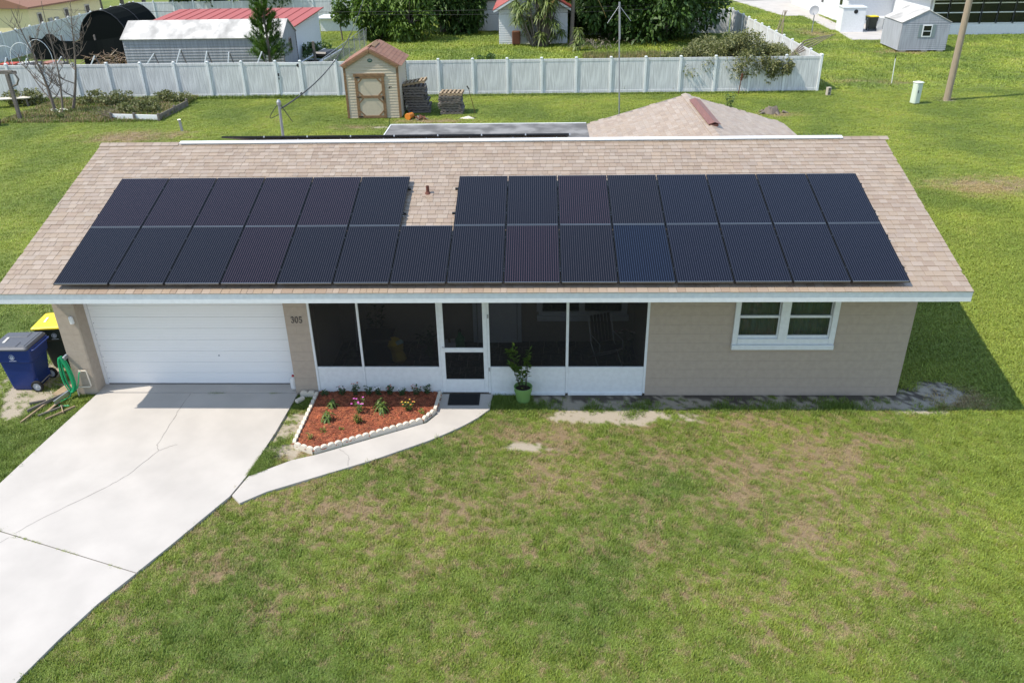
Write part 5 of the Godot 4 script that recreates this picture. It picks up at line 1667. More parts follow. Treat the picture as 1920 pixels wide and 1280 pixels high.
	mb = MB.new(); mb.cbox(Transform3D(Basis(Vector3.UP, -0.14), Vector3(-0.55, 0.14, 0.02)), Vector3(1.2, 0.28, 0.05), 0.006); part(o, "side_board", mb, M.vinylpost)
	mb = MB.new(); mb.cbox(Transform3D(Basis(Vector3.UP, -0.14), Vector3(0.72, 0.14, 0.2)), Vector3(1.25, 0.28, 0.05), 0.006); part(o, "side_board", mb, M.vinylpost)
	mb = MB.new(); mb.cbox(Transform3D(Basis(Vector3.UP, 1.53), Vector3(1.4, 0.14, -1.4)), Vector3(3.4, 0.3, 0.05), 0.006); part(o, "side_board", mb, M.greywood)
	for x in [[-1.15, 0.0], [0.08, 0.16], [1.36, 0.33], [1.42, -1.5], [1.42, -3.1]]:
		mb = MB.new(); mb.cbox(at(x[0], 0.18, x[1]), Vector3(0.1, 0.38, 0.1), 0.008); part(o, "stake", mb, M.greywood)
	mb = MB.new(); mb.bx(Vector3(-1.1, 0, -3.1), Vector3(1.38, 0.12, 0.0)); part(o, "soil", mb, mat(0.12, 0.11, 0.05, 1.0))
	o = thing("short_post", "short grey metal post standing alone in the back lawn", "post", Vector3(-7.59, 0, -23.16))
	mb = MB.new(); mb.cbox(Transform3D(Basis(Vector3.BACK, 0.07), Vector3(-0.02, 0.24, 0)), Vector3(0.12, 0.52, 0.05), 0.01); part(o, "post", mb, M.galv)
	mb = MB.new(); mb.cbox(Transform3D(Basis(Vector3.BACK, 0.07), Vector3(-0.04, 0.52, 0)), Vector3(0.16, 0.05, 0.07), 0.01); part(o, "cap", mb, M.steel)
	# arbour at the far left
	o = thing("garden_arbour", "weathered wooden arbour post and beam at the left edge", "arbour", Vector3(-16.74, 0, -25.8))
	mb = MB.new(); mb.cbox(at(0, 1.1, 0), Vector3(0.15, 2.2, 0.15), 0.01); part(o, "post", mb, M.greywood)
	mb = MB.new(); mb.cbox(at(-4.4, 1.1, 0), Vector3(0.15, 2.2, 0.15), 0.01); part(o, "post", mb, M.greywood)
	mb = MB.new(); mb.cbox(at(-2.2, 2.28, 0), Vector3(5.0, 0.17, 0.1), 0.01); mb.cbox(at(-2.2, 2.22, -0.3), Vector3(5.0, 0.15, 0.06), 0.01); part(o, "beam", mb, M.greywood)
	mb = MB.new(); mb.tube([Vector3(0.05, 1.6, 0.02), Vector3(0.35, 1.7, 0.02), Vector3(0.5, 1.95, 0.02), Vector3(0.4, 2.2, 0.02), Vector3(0.1, 2.3, 0.02)], [0.045], 7); part(o, "brace", mb, M.greywood)
	o = thing("garden_bench", "pale bench top showing behind the arbour post", "bench", Vector3(-19.1, 0, -28.8), 0.3)
	mb = MB.new(); mb.cbox(at(0, 0.45, 0), Vector3(2.4, 0.05, 0.5), 0.008); part(o, "seat", mb, M.stain_white)
	for x in [-1.0, 1.0]:
		mb = MB.new(); mb.cbox(at(x, 0.21, 0), Vector3(0.08, 0.43, 0.42), 0.008); part(o, "leg", mb, M.greywood)
	o = thing("old_chair", "dark metal garden chair with pale cushion at the left edge", "chair", Vector3(-17.3, 0, -24.6), 0.5)
	mb = MB.new()
	for e in [[-0.25, 0.25], [0.25, 0.25], [-0.25, -0.25], [0.25, -0.25]]: mb.tube([Vector3(e[0], 0, e[1]), Vector3(e[0], 0.45 if e[1] > 0 else 0.95, e[1])], [0.018], 6)
	part(o, "frame", mb, M.black)
	mb = MB.new(); mb.cbox(at(0, 0.45, 0), Vector3(0.54, 0.08, 0.54), 0.02); part(o, "cushion", mb, M.stain_white)
	mb = MB.new(); mb.cbox(at(0, 0.75, -0.25), Vector3(0.5, 0.35, 0.04), 0.01); part(o, "backrest", mb, M.black)
	# right-hand lawn
	o = thing("utility_pedestal", "pale green utility pedestal box standing in the right lawn", "utility box", Vector3(27.56, 0, -27.5), 0.35)
	mb = MB.new(); mb.cbox(at(0, 0.5, 0), Vector3(0.36, 1.0, 0.36), 0.05); part(o, "cabinet", mb, mat(0.56, 0.63, 0.54, 0.6))
	mb = MB.new(); mb.cbox(at(0, 1.02, 0), Vector3(0.4, 0.07, 0.4), 0.03); part(o, "cap", mb, mat(0.62, 0.66, 0.60, 0.6))
	mb = MB.new(); mb.cbox(at(-0.06, 0.6, 0.182), Vector3(0.06, 0.14, 0.006), 0.002); part(o, "label_plate", mb, M.greybin)
	o = thing("utility_pole", "tall round wooden utility pole on the right lawn", "utility pole", Vector3(29.45, 0, -28.2))
	mb = MB.new(); mb.tube([Vector3(0, -0.1, 0), Vector3(0, 5.0, 0), Vector3(0, 10.5, 0)], [0.17, 0.15, 0.12], 14); part(o, "shaft", mb, M.pole)
	mb = MB.new(); mb.cbox(at(0, 9.9, 0), Vector3(2.2, 0.12, 0.1), 0.01); part(o, "crossarm", mb, M.pole)
	o = thing("concrete_block", "hollow grey concrete block beside the end post of the back fence", "block", Vector3(24.02, 0, -29.75), 0.3)
	mb = MB.new()
	for e in [[0, 0.2, 0.0, 0.04, 0.4, 0.19]]: mb.cbox(at(-0.08, 0.2, 0), Vector3(0.035, 0.4, 0.19), 0.004); mb.cbox(at(0.08, 0.2, 0), Vector3(0.035, 0.4, 0.19), 0.004)
	for y in [0.018, 0.2, 0.382]: mb.cbox(at(0, y, 0), Vector3(0.126, 0.035, 0.188), 0.004)
	part(o, "shell", mb, mat(0.42, 0.38, 0.32, 0.95))
	o = thing("marker_stake", "thin white marker stake with dark tip in a ring of dead grass", "stake", Vector3(28.45, 0, -32.8))
	mb = MB.new(); mb.tube([Vector3(0, 0, 0), Vector3(-0.05, 1.3, 0)], [0.022], 6); part(o, "rod", mb, M.vinylpost)
	mb = MB.new(); mb.tube([Vector3(-0.05, 1.3, 0), Vector3(-0.055, 1.5, 0)], [0.026], 6); part(o, "tip", mb, M.black)
	o = thing("rusty_post", "short rusty post standing close to the back fence", "post", Vector3(19.5, 0, -30.3))
	mb = MB.new(); mb.tube([Vector3(0, 0, 0), Vector3(0.06, 0.7, 0)], [0.025], 6); part(o, "shaft", mb, M.rust)
	mb = MB.new(); mb.cbox(Transform3D(Basis(Vector3.BACK, -0.1), Vector3(0.08, 0.86, 0)), Vector3(0.1, 0.36, 0.05), 0.01); part(o, "head", mb, M.rust)
	o = thing("tree_stump", "low weathered tree stump in the lawn behind the rear roof", "stump", Vector3(20.1, 0, -25.7))
	mb = MB.new()
	var pts := []
	for k in 14:
		var a := TAU * k / 14.0
		pts.append(Vector3(cos(a) * rnd(0.35, 0.6), 0, sin(a) * rnd(0.25, 0.4)))
	for k in 14:
		var a: Vector3 = pts[k]; var b: Vector3 = pts[(k + 1) % 14]
		var at2 := a * 0.62 + Vector3(0, 0.25 + 0.08 * sin(k * 2.2), 0); var bt := b * 0.62 + Vector3(0, 0.25 + 0.08 * sin((k + 1) % 14 * 2.2), 0)
		mb.quad(b, a, at2, bt); mb.tri(bt, at2, Vector3(0, 0.3, 0))
	part(o, "wood", mb, M.bark)
	mb = MB.new()
	for k in 5: mb.tube([Vector3(cos(k * 1.3) * 0.5, 0.08, sin(k * 1.3) * 0.3), Vector3(cos(k * 1.3) * 0.8, 0.0, sin(k * 1.3) * 0.5)], [0.08, 0.02], 6)
	part(o, "root", mb, M.bark)
	plant("young sapling with broad leaves in front of the rear fence", "sapling", 18.1, -26.0, 1.15, 0.42, 6, 110, 0.05, 0.16, Color(0.05, 0.10, 0.02), Color(0.14, 0.20, 0.04), 0.3, [], 0.0)
	# bare trees at the left
	bare_tree("leafless tree with a slanting trunk nearest the arbour", Vector3(-15.7, 0, -27.2), Vector3(-16.5, 5.0, -27.2), 11, 0.09)
	bare_tree("thin upright leafless tree, middle of the three at the left", Vector3(-15.3, 0, -27.15), Vector3(-14.9, 5.3, -27.2), 9, 0.06)
	bare_tree("pale leafless tree with long side limbs nearest the raised bed", Vector3(-15.2, 0, -28.0), Vector3(-13.9, 5.2, -28.0), 10, 0.085)
	plant("daisy clump with white blossoms under the leafless trees", "daisy clump", -14.7, -25.9, 0.55, 0.6, 14, 200, 0.02, 0.09, Color(0.05, 0.1, 0.02), Color(0.1, 0.16, 0.03), 0.2, [[Color(0.8, 0.78, 0.62), 9, 0.05]], 0.0)
	o = thing("brush_heap", "heap of dry sticks against the raised bed", "brush heap", Vector3(-12.3, 0.0, -25.8))
	mb = MB.new(); mb.col = Color(0.16, 0.12, 0.09)
	for k in 90:
		var p := Vector3(rng.randfn(0, 0.3), rnd(0.0, 0.45), rng.randfn(0, 0.2))
		mb.tube([p, p + Vector3(rnd(-0.4, 0.4), rnd(-0.1, 0.25), rnd(-0.3, 0.3))], [0.01, 0.004], 4)
	var st := part(o, "sticks", mb, M.plastic); st.set_meta("kind", "stuff")

func bare_tree(label: String, base: Vector3, top: Vector3, limbs: int, r: float) -> void:
	var o := thing("bare_tree", label, "tree", base, 0.0, "leafless trees at the left")
	var e := top - base
	var path := []; var rad := []
	for i in 9:
		var t := i / 8.0
		path.append(e * t + Vector3(sin(t * 5.0) * 0.12, 0, cos(t * 4.0) * 0.1 - 0.1))
		rad.append(lerpf(r, 0.012, pow(t, 0.8)))
	var mb := MB.new(); mb.tube(path, rad, 8); part(o, "trunk", mb, M.bark)
	for k in limbs:
		var t := rnd(0.18, 0.85)
		var p: Vector3 = path[int(t * 8)]
		var a := rnd(0, TAU)
		var d := Vector3(cos(a) * 1.0, rnd(0.5, 1.1), sin(a) * 0.6) * (1.35 - t) * rnd(0.7, 1.3)
		mb = MB.new()
		var lp := [p, p + d * 0.4 + Vector3(0, -0.06, 0), p + d * 0.75 + Vector3(0, 0.05, 0), p + d + Vector3(0, 0.22, 0)]
		var lr := r * 0.45 * (1.1 - t)
		mb.tube(lp, [lr, lr * 0.75, lr * 0.5, lr * 0.2], 6)
		for q in 9:
			var s: Vector3 = lp[1 + q % 3]
			var td := Vector3(rnd(-0.5, 0.5), rnd(0.1, 0.7), rnd(-0.3, 0.3)) * rnd(0.6, 1.3)
			mb.tube([s, s + td * 0.5, s + td + Vector3(0, 0.08, 0)], [lr * 0.35 + 0.004, 0.01, 0.005], 4)
		part(o, "limb", mb, M.bark)

# ---------------------------------------------------------------- neighbours
func make_neighbours() -> void:
	# long grey outbuilding with pale roof
	var o := thing("long_shed", "long grey metal sided shed with stained white roof", "shed", Vector3(-6.2, 0, -37.5), PI / 2)
	gabled(o, 3.0, 9.5, 2.38, 3.2, M.siding_trailer, M.roof_white, 0.1, 0.16, 0.05)
	var mb := MB.new()
	mb.cbox(at(0.12, 1.75, 0.03), Vector3(0.55, 0.85, 0.05), 0.01)
	var w := part(o, "window", mb, mat(0.28, 0.22, 0.2, 0.7))
	mb = MB.new(); mb.bx(Vector3(-0.1, 1.4, 0.052), Vector3(0.34, 2.1, 0.058)); part(w, "pane", mb, M.darkglass)
	mb = MB.new()
	for x in [-1.5, 1.5]: mb.cbox(at(x, 1.2, 0.025), Vector3(0.06, 2.4, 0.05), 0.008)
	part(o, "corner_strip", mb, mat(0.16, 0.15, 0.15, 0.7))
	# red roofed barn
	o = thing("red_roof_barn", "white lap sided barn with low red metal roof", "barn", Vector3(-6.7, 0, -43.4))
	mb = MB.new()
	mb.prism(Transform3D(Basis(Vector3(0, 0, -1), Vector3.UP, Vector3.RIGHT), Vector3(-9.6, 0, 0)), PackedVector2Array([Vector2(-3.9, 0), Vector2(3.9, 0), Vector2(3.9, 2.75), Vector2(-3.9, 2.45)]), 9.6)
	lap_siding(mb, Vector3(0, 0, 3.9), Vector3(0, 0, -3.9), 2.42, 0.16, Vector3.RIGHT)
	part(o, "wall", mb, M.siding_white)
	mb = MB.new()
	var sl := atan2(0.3, 7.8)
	for k in 14:
		var x := -9.6 + k * 0.74
		mb.cbox(Transform3D(Basis(Vector3.RIGHT, sl), Vector3(x, 2.68, 0)), Vector3(0.735, 0.05, 8.3), 0.01)
		mb.box(Transform3D(Basis(Vector3.RIGHT, sl), Vector3(x + 0.37, 2.72, 0)), Vector3(0.035, 0.03, 8.3))
	part(o, "roof", mb, M.roof_red)
	# pine in front of it, leaning battens over the fence
	var sticks := [[-12.82, -12.26, 2.11], [-11.08, -10.74, 2.32], [-9.53, -9.28, 2.2], [-8.22, -8.07, 2.15], [-18.02, -17.47, 2.02], [-16.0, -15.6, 2.03], [-6.59, -6.24, 2.15], [-20.9, -20.6, 2.0], [-19.7, -19.45, 1.95]]
	for i in sticks.size():
		var s: Array = sticks[i]
		var t := thing("leaning_batten", "white batten sticking up behind the back fence, %s from the left" % ORD[[4, 5, 6, 7, 2, 3, 8, 0, 1][i]], "batten", Vector3(s[0], 0, -32.2), 0.0, "battens behind the back fence")
		mb = MB.new(); mb.cbox(along(Vector3((s[0] - s[1]) * 2.5, 0, 0), Vector3(s[1] - s[0], s[2], 0)), Vector3(0.06, Vector3((s[1] - s[0]) * 3.5, s[2], 0).length(), 0.04), 0.005)
		part(t, "batten", mb, M.vinylpost)
		mb = MB.new(); mb.cbox(along(Vector3(s[1] - s[0], s[2] - 0.03, -0.05), Vector3(s[1] - s[0] + 0.55, 0, -0.05)), Vector3(0.06, Vector2(0.55, s[2]).length(), 0.04), 0.005)
		part(t, "prop", mb, M.greywood)
	# shade net frame
	o = thing("shade_tunnel", "black shade netting over a hoop frame behind the fence", "shade net", Vector3(-19.75, 0, -44.0))
	mb = MB.new()
	for i in 14:
		var a0 := PI * i / 14.0; var a1 := PI * (i + 1) / 14.0
		mb.quad(Vector3(cos(a0) * 1.75, 0.9 + sin(a0) * 2.5, 2.0), Vector3(cos(a0) * 1.75, 0.9 + sin(a0) * 2.5, -3.0), Vector3(cos(a1) * 1.75, 0.9 + sin(a1) * 2.5, -3.0), Vector3(cos(a1) * 1.75, 0.9 + sin(a1) * 2.5, 2.0))
		mb.tri(Vector3(0, 0.9, 2.0), Vector3(cos(a0) * 1.75, 0.9 + sin(a0) * 2.5, 2.0), Vector3(cos(a1) * 1.75, 0.9 + sin(a1) * 2.5, 2.0))
	mb.quad(Vector3(-1.75, 0, 2.0), Vector3(1.75, 0, 2.0), Vector3(1.75, 0.9, 2.0), Vector3(-1.75, 0.9, 2.0))
	part(o, "netting", mb, M.net)
	mb = MB.new()
	for z in [2.02, -0.5, -3.0]:
		var pts := []
		for i in 15: pts.append(Vector3(cos(PI * i / 14.0) * 1.77, 0.9 + sin(PI * i / 14.0) * 2.52, z))
		mb.tube(pts, [0.03], 6)
	part(o, "hoops", mb, M.black)
	o = thing("shade_screen", "sagging black net screen on posts in front of the tunnel", "shade net", Vector3(-22.9, 0, -38.6))
	mb = MB.new()
	for i in 16:
		var x0 := i * 0.38; var x1 := x0 + 0.38
		var s0 := 2.2 - 0.25 * sin(PI * i / 16.0) + (0.35 if i in [3, 4] else 0.0); var s1 := 2.2 - 0.25 * sin(PI * (i + 1) / 16.0) + (0.35 if i + 1 in [3, 4] else 0.0)
		mb.quad(Vector3(x0, 0.9, 0.1 * sin(i)), Vector3(x1, 0.9, 0.1 * sin(i + 1)), Vector3(x1, s1, -0.2), Vector3(x0, s0, -0.2))
	part(o, "netting", mb, M.net)
	for x in [0.0, 2.0, 4.1, 6.1]:
		mb = MB.new(); mb.cbox(at(x, 1.15, -0.25), Vector3(0.09, 2.3, 0.09), 0.01); part(o, "post", mb, M.greywood)
	# junk heap
	var jc := [[Color(0.55, 0.08, 0.05), "faded red plastic tub in the junk heap"], [Color(0.75, 0.74, 0.7), "white panel lying on the junk heap"], [Color(0.05, 0.05, 0.06), "black plastic crate in the junk heap"], [Color(0.45, 0.2, 0.15), "rust coloured box at the end of the junk heap"], [Color(0.25, 0.23, 0.2), "grey bundle at the back of the junk heap"]]
	for i in 5:
		var j := thing("junk_box", jc[i][1], "junk", Vector3(-22.6 + i * 0.75, 0.75 + (0.12 if i == 1 else 0.0), -35.6 - 0.4 * (i % 2)), 0.4 * i, "junk behind the left fence")
		mb = MB.new(); mb.cbox(at(0, 0.2, 0), Vector3(0.9, 0.4 if i != 1 else 0.08, 0.7), 0.04); part(j, "shell", mb, mat(jc[i][0].r, jc[i][0].g, jc[i][0].b, 0.7))
		mb = MB.new(); mb.cbox(at(0, 0.42 if i != 1 else 0.26, 0), Vector3(0.98, 0.05, 0.76), 0.02); part(j, "rim", mb, mat(jc[i][0].r * 0.7, jc[i][0].g * 0.7, jc[i][0].b * 0.7, 0.8))
	o = thing("junk_trestle", "low wooden trestle carrying the junk heap", "trestle", Vector3(-21.0, 0, -35.8))
	mb = MB.new(); mb.cbox(at(0, 0.7, 0), Vector3(4.4, 0.08, 1.6), 0.01); part(o, "top", mb, M.greywood)
	for x in [-2.0, 2.0]:
		for z in [-0.6, 0.6]:
			mb = MB.new(); mb.cbox(at(x, 0.33, z), Vector3(0.1, 0.66, 0.1), 0.01); part(o, "leg", mb, M.greywood)
	for i in 3:
		o = thing("wire_hoop", "thin pale hoop arching over the junk, %s from the left" % ORD[i], "hoop", Vector3(-22.3 + i * 0.95, 0, -34.9 - i * 0.1), 0.3, "hoops over the junk heap")
		var pts := []
		for k in 17: pts.append(Vector3(cos(PI * k / 16.0) * 0.65, 1.5 + sin(PI * k / 16.0) * (0.75 + 0.15 * i), 0))
		mb = MB.new(); mb.tube(pts, [0.018], 6); part(o, "hoop", mb, M.vinylpost)
		mb = MB.new()
		for s in [-0.65, 0.65]: mb.tube([Vector3(s, 0, 0), Vector3(s, 1.5, 0)], [0.018], 6)
		part(o, "leg", mb, M.vinylpost)
	o = thing("brush_heap", "brown heap of cut brush at the left end of the long grey shed", "brush heap", Vector3(-17.6, 0, -38.0))
	mb = MB.new()
	for k in 260:
		mb.col = tint(Color(0.20, 0.14, 0.09), 0.4)
		var p := Vector3(rng.randfn(0, 0.7), rnd(0.0, 1.3), rng.randfn(0, 0.6))
		mb.tube([p, p + Vector3(rnd(-0.7, 0.7), rnd(-0.3, 0.4), rnd(-0.4, 0.4))], [0.03, 0.01], 4)
	part(o, "sticks", mb, M.plastic).set_meta("kind", "stuff")
	# chain link fence with long grass
	o = thing("chain_link_fence", "sagging chain link fence with wooden post beyond the gate", "fence", Vector3(-3.8, 0, -34.0))
	for i in 9:
		mb = MB.new(); mb.tube([Vector3(-0.02 * i, 0, -i * 1.9), Vector3(-0.02 * i, 1.2, -i * 1.9)], [0.03], 6); part(o, "post", mb, M.galv)
	mb = MB.new(); mb.tube([Vector3(0, 1.2, 0), Vector3(-0.16, 1.2, -15.2)], [0.022], 6); part(o, "top_rail", mb, M.galv)
	mb = MB.new()
	for i in 110:
		var z := -i * 0.138
		mb.tube([Vector3(-0.01, 0.05, z), Vector3(-0.01, 1.15, z - 0.6)], [0.004], 3, false); mb.tube([Vector3(-0.01, 1.15, z), Vector3(-0.01, 0.05, z - 0.6)], [0.004], 3, false)
	var ms := part(o, "mesh", mb, M.galv); ms.set_meta("kind", "stuff")
	mb = MB.new(); mb.cbox(at(-1.2, 0.9, -4.5), Vector3(0.14, 1.8, 0.14), 0.01); part(o, "wooden_post", mb, M.greywood)
	o = thing("boat_trailer", "old trailer frame with pale rails lying beyond the gate", "trailer", Vector3(-4.9, 0.0, -38.6), -0.25)
	for x in [-0.6, 0.6]:
		mb = MB.new(); mb.cbox(Transform3D(Basis(Vector3.RIGHT, 0.1), Vector3(x, 0.75, 0)), Vector3(0.14, 0.14, 4.6), 0.02); part(o, "rail", mb, M.steel)
	for z in [-1.8, 0.0, 1.8]:
		mb = MB.new(); mb.cbox(at(0, 0.7 - z * 0.1, z), Vector3(1.2, 0.1, 0.12), 0.01); part(o, "crossbar", mb, M.galv)
	for x in [-0.8, 0.8]:
		mb = MB.new(); mb.lathe(Transform3D(Basis(Vector3.BACK, PI / 2), Vector3(x, 0.32, -0.6)), [Vector2(0, -0.1), Vector2(0.3, -0.1), Vector2(0.32, 0), Vector2(0.3, 0.1), Vector2(0, 0.1)], 18); part(o, "wheel", mb, M.rubber)
	mb = MB.new(); mb.cbox(at(0, 0.9, -1.2), Vector3(0.9, 0.35, 1.4), 0.1); part(o, "tarp", mb, M.black)
	mb = MB.new()
	mb.bx(Vector3(-2.2, 0, -1), Vector3(2.2, 1.0, 1)); mb.bx(Vector3(-2.4, 1.0, -1.2), Vector3(2.4, 1.1, 1.2)); 
	var lw := part(self, "low_white_hutch", mb, M.siding_white, at(-7.0, 0, -58.5))
	tag(lw, "low white hutch in front of the far fence", "hutch")
	# white house with red gable
	o = thing("white_cottage", "white lap sided cottage with red roof corner among the trees", "house", Vector3(6.05, 0, -49.0))
	mb = MB.new()
	mb.bx(Vector3(0, 0, -7), Vector3(5.0, 2.5, 0)); lap_siding(mb, Vector3(0, 0, 0), Vector3(5, 0, 0), 2.5, 0.16, Vector3.BACK); lap_siding(mb, Vector3(0, 0, -7), Vector3(0, 0, 0), 2.5, 0.16, Vector3.LEFT)
	gable_siding(mb, Vector3(0, 0, 0), Vector3(5, 0, 0), 2.5, 3.9, 0.16, Vector3.BACK)
	mb.bx(Vector3(-2.8, 0, -9), Vector3(0.5, 2.3, -7.6)); lap_siding(mb, Vector3(-2.8, 0, -7.6), Vector3(0.0, 0, -7.6), 2.3, 0.16, Vector3.BACK)
	part(o, "wall", mb, M.siding_white)
	mb = MB.new()
	var s2 := atan2(1.4, 2.5)
	for s in [1, -1]:
		var bs := Basis(Vector3.BACK, -s2 * s)
		mb.cbox(Transform3D(bs, Vector3(2.5, 3.95, -3.5) + bs * Vector3(s * 1.65, 0.06, 0)), Vector3(3.3, 0.06, 8.0), 0.01)
	part(o, "roof", mb, M.roof_red)
	mb = MB.new()
	for s in [1, -1]:
		var bs := Basis(Vector3.BACK, -s2 * s)
		mb.cbox(Transform3D(bs, Vector3(2.5, 3.95, 0.47) + bs * Vector3(s * 1.65, -0.04, 0)), Vector3(3.3, 0.16, 0.04), 0.01)
	part(o, "bargeboard", mb, M.vinylpost)
	mb = MB.new(); mb.bx(Vector3(-3.1, 2.3, -9.2), Vector3(0.0, 2.42, -7.3)); part(o, "lean_to_roof", mb, M.deck)
	mb = MB.new(); mb.cbox(at(0.72, 0.55, 0.5), Vector3(0.6, 0.9, 0.5), 0.05)
	var bn := part(self, "rusty_box", mb, M.rust, at(6.6, 0, -48.9)); tag(bn, "rusty red box against the white cottage wall", "box")
	# yellow house far left
	o = thing("yellow_house", "pale yellow house with brown shingle roof at the top left", "house", Vector3(-31.7, 0, -54.3), -0.13)
	mb = MB.new(); mb.bx(Vector3(-14, 0, -9.5), Vector3(0, 2.5, 0)); part(o, "wall", mb, M.cream)
	mb = MB.new(); mb.prism(Transform3D(Basis.IDENTITY, Vector3(-7, 2.42, -9.9)), PackedVector2Array([Vector2(-7.4, 0), Vector2(7.4, 0), Vector2(7.4, 0.12), Vector2(0, 2.3), Vector2(-7.4, 0.12)]), 10.3); part(o, "roof", mb, M.roof_brown)
	for e in [[-1.2, 0.8], [-4.6, 0.8], [-7.5, 1]]:
		mb = MB.new(); mb.cbox(at(0.02, 1.5, e[0]), Vector3(0.08, 1.0, 0.7 * e[1]), 0.01); var wn := part(o, "window", mb, mat(0.5, 0.47, 0.4, 0.7))
		mb = MB.new(); mb.bx(Vector3(0.061, 1.1, e[0] - 0.25 * e[1]), Vector3(0.066, 1.9, e[0] + 0.25 * e[1])); part(wn, "pane", mb, M.darkglass)
	for z in [-2.3, -3.1]:
		mb = MB.new(); mb.cbox(at(0.08, 1.2, z), Vector3(0.16, 0.5, 0.4), 0.02); part(o, "meter_box", mb, M.galv)
	mb = MB.new(); mb.cbox(at(-6.0, 1.2, 0.03), Vector3(1.6, 1.2, 0.06), 0.01); var w3 := part(o, "window", mb, M.galv)
	mb = MB.new(); mb.bx(Vector3(-6.7, 0.7, 0.061), Vector3(-5.3, 1.7, 0.067)); part(w3, "pane", mb, M.darkglass)
	slab("side_road", PackedVector2Array([Vector2(-60, -79), Vector2(-12, -74), Vector2(-12, -70), Vector2(-60, -74)]), -0.05, 0.012, mat(0.42, 0.41, 0.40, 0.9)).set_meta("kind", "structure")
	# right: grey garden shed
	o = thing("grey_shed", "small grey vinyl sided shed with white roof on the right", "shed", Vector3(34.33, 0.12, -43.3), -0.03)
	gabled(o, 3.04, 3.4, 1.72, 2.45, M.siding_grey, M.roof_white, 0.06, 0.12, 0.04)
	mb = MB.new(); mb.cbox(at(0.1, 1.2, 0.03), Vector3(0.62, 0.75, 0.05), 0.01); var gw := part(o, "window", mb, M.vinylpost)
	mb = MB.new(); mb.bx(Vector3(-0.14, 0.9, 0.055), Vector3(0.34, 1.17, 0.06)); mb.bx(Vector3(-0.14, 1.22, 0.055), Vector3(0.34, 1.52, 0.06)); part(gw, "pane", mb, M.darkglass)
	mb = MB.new()
	for x in [-0.33, 0.53]: mb.cbox(at(x, 1.2, 0.03), Vector3(0.2, 0.8, 0.03), 0.004)
	part(o, "shutter", mb, mat(0.2, 0.25, 0.26, 0.7))
	for x in [-1.2, 0.2, 1.2]:
		mb = MB.new(); mb.cbox(at(x, -0.06, -0.2), Vector3(0.4, 0.12, 0.4), 0.01); part(o, "footing", mb, M.concrete)
		mb = MB.new(); mb.cbox(at(x, -0.06, -3.2), Vector3(0.4, 0.12, 0.4), 0.01); part(o, "footing", mb, M.concrete)
	# long white house with window band
	o = thing("white_house", "long white sided house with a band of dark windows", "house", Vector3(34.2, 0, -58.0))
	mb = MB.new()
	mb.bx(Vector3(0, 0, -16), Vector3(22, 2.6, 0)); lap_siding(mb, Vector3(0, 0, -16), Vector3(0, 0, 0), 2.6, 0.15, Vector3.LEFT); lap_siding(mb, Vector3(0, 0, 0), Vector3(4, 0, 0), 2.6, 0.15, Vector3.BACK)
	mb.bx(Vector3(3.6, 0, 0.01), Vector3(22, 0.75, 7)); lap_siding(mb, Vector3(3.6, 0, 7), Vector3(22, 0, 7), 0.72, 0.15, Vector3.BACK)
	mb.bx(Vector3(3.6, 0.75, 0.01), Vector3(22, 2.5, 6.8))
	part(o, "wall", mb, M.siding_white)
	mb = MB.new(); mb.prism(Transform3D(Basis.IDENTITY, Vector3(11, 2.6, -16.5)), PackedVector2Array([Vector2(-11.6, 0), Vector2(11.6, 0), Vector2(11.6, 0.12), Vector2(0, 2.2), Vector2(-11.6, 0.12)]), 17.0)
	mb.bx(Vector3(3.2, 2.5, 0.4), Vector3(22.4, 2.64, 7.6)); part(o, "roof", mb, M.siding_white)
	var x := 3.75
	while x < 16.0:
		mb = MB.new()
		for q in [0.0, 1.2]: mb.cbox(at(x + q, 1.62, 6.98), Vector3(0.11, 1.72, 0.09), 0.01)
		for y in [0.8, 1.55, 2.2, 2.46]: mb.cbox(at(x + 0.6, y, 6.97), Vector3(1.1, 0.07 if y < 2.4 else 0.1, 0.07), 0.008)
		var wn := part(o, "window", mb, M.vinylpost)
		for e in [[0.835, 1.515], [1.585, 2.165], [2.235, 2.41]]:
			mb = MB.new(); mb.bx(Vector3(x + 0.055, e[0], 6.93), Vector3(x + 1.145, e[1], 6.94)); part(wn, "pane", mb, M.darkglass)
		x += 1.2
	mb = MB.new(); mb.cbox(at(-0.03, 1.0, -3.2), Vector3(0.08, 2.0, 0.9), 0.01); part(o, "door", mb, M.vinylpost)
	for z in [-1.6, -6.5]:
		mb = MB.new(); mb.cbox(at(-0.03, 1.5, z), Vector3(0.07, 1.1, 0.8), 0.01); var wn2 := part(o, "window", mb, M.vinylpost)
		mb = MB.new(); mb.bx(Vector3(-0.075, 1.05, z - 0.32), Vector3(-0.07, 1.95, z + 0.32)); part(wn2, "pane", mb, M.darkglass)
	o = thing("white_pump_house", "white box shaped cabinet with round black vent beside the white house", "cabinet", Vector3(33.05, 0, -53.7), -0.08)
	mb = MB.new(); mb.cbox(at(0, 0.88, 0), Vector3(1.7, 1.76, 1.5), 0.02); part(o, "cabinet", mb, M.siding_white)
	mb = MB.new(); mb.lathe(Transform3D(Basis(Vector3.RIGHT, PI / 2), Vector3(0.1, 1.5, 0.752)), [Vector2(0, 0), Vector2(0.15, 0), Vector2(0.15, 0.02), Vector2(0, 0.03)], 18); part(o, "vent", mb, M.black)
	mb = MB.new(); mb.cbox(at(0, 1.79, 0), Vector3(1.8, 0.06, 1.6), 0.01); part(o, "top", mb, M.vinylpost)
	wheelie_bin("wheelie_bin", "distant dark bin with yellow lid beside the white cabinet", Vector3(34.75, 0, -53.9), -1.5, M.greenbin, M.yellow).remove_meta("group")
	o = thing("air_conditioner", "pale air conditioning unit against the white house", "air conditioner", Vector3(35.5, 0, -54.0))
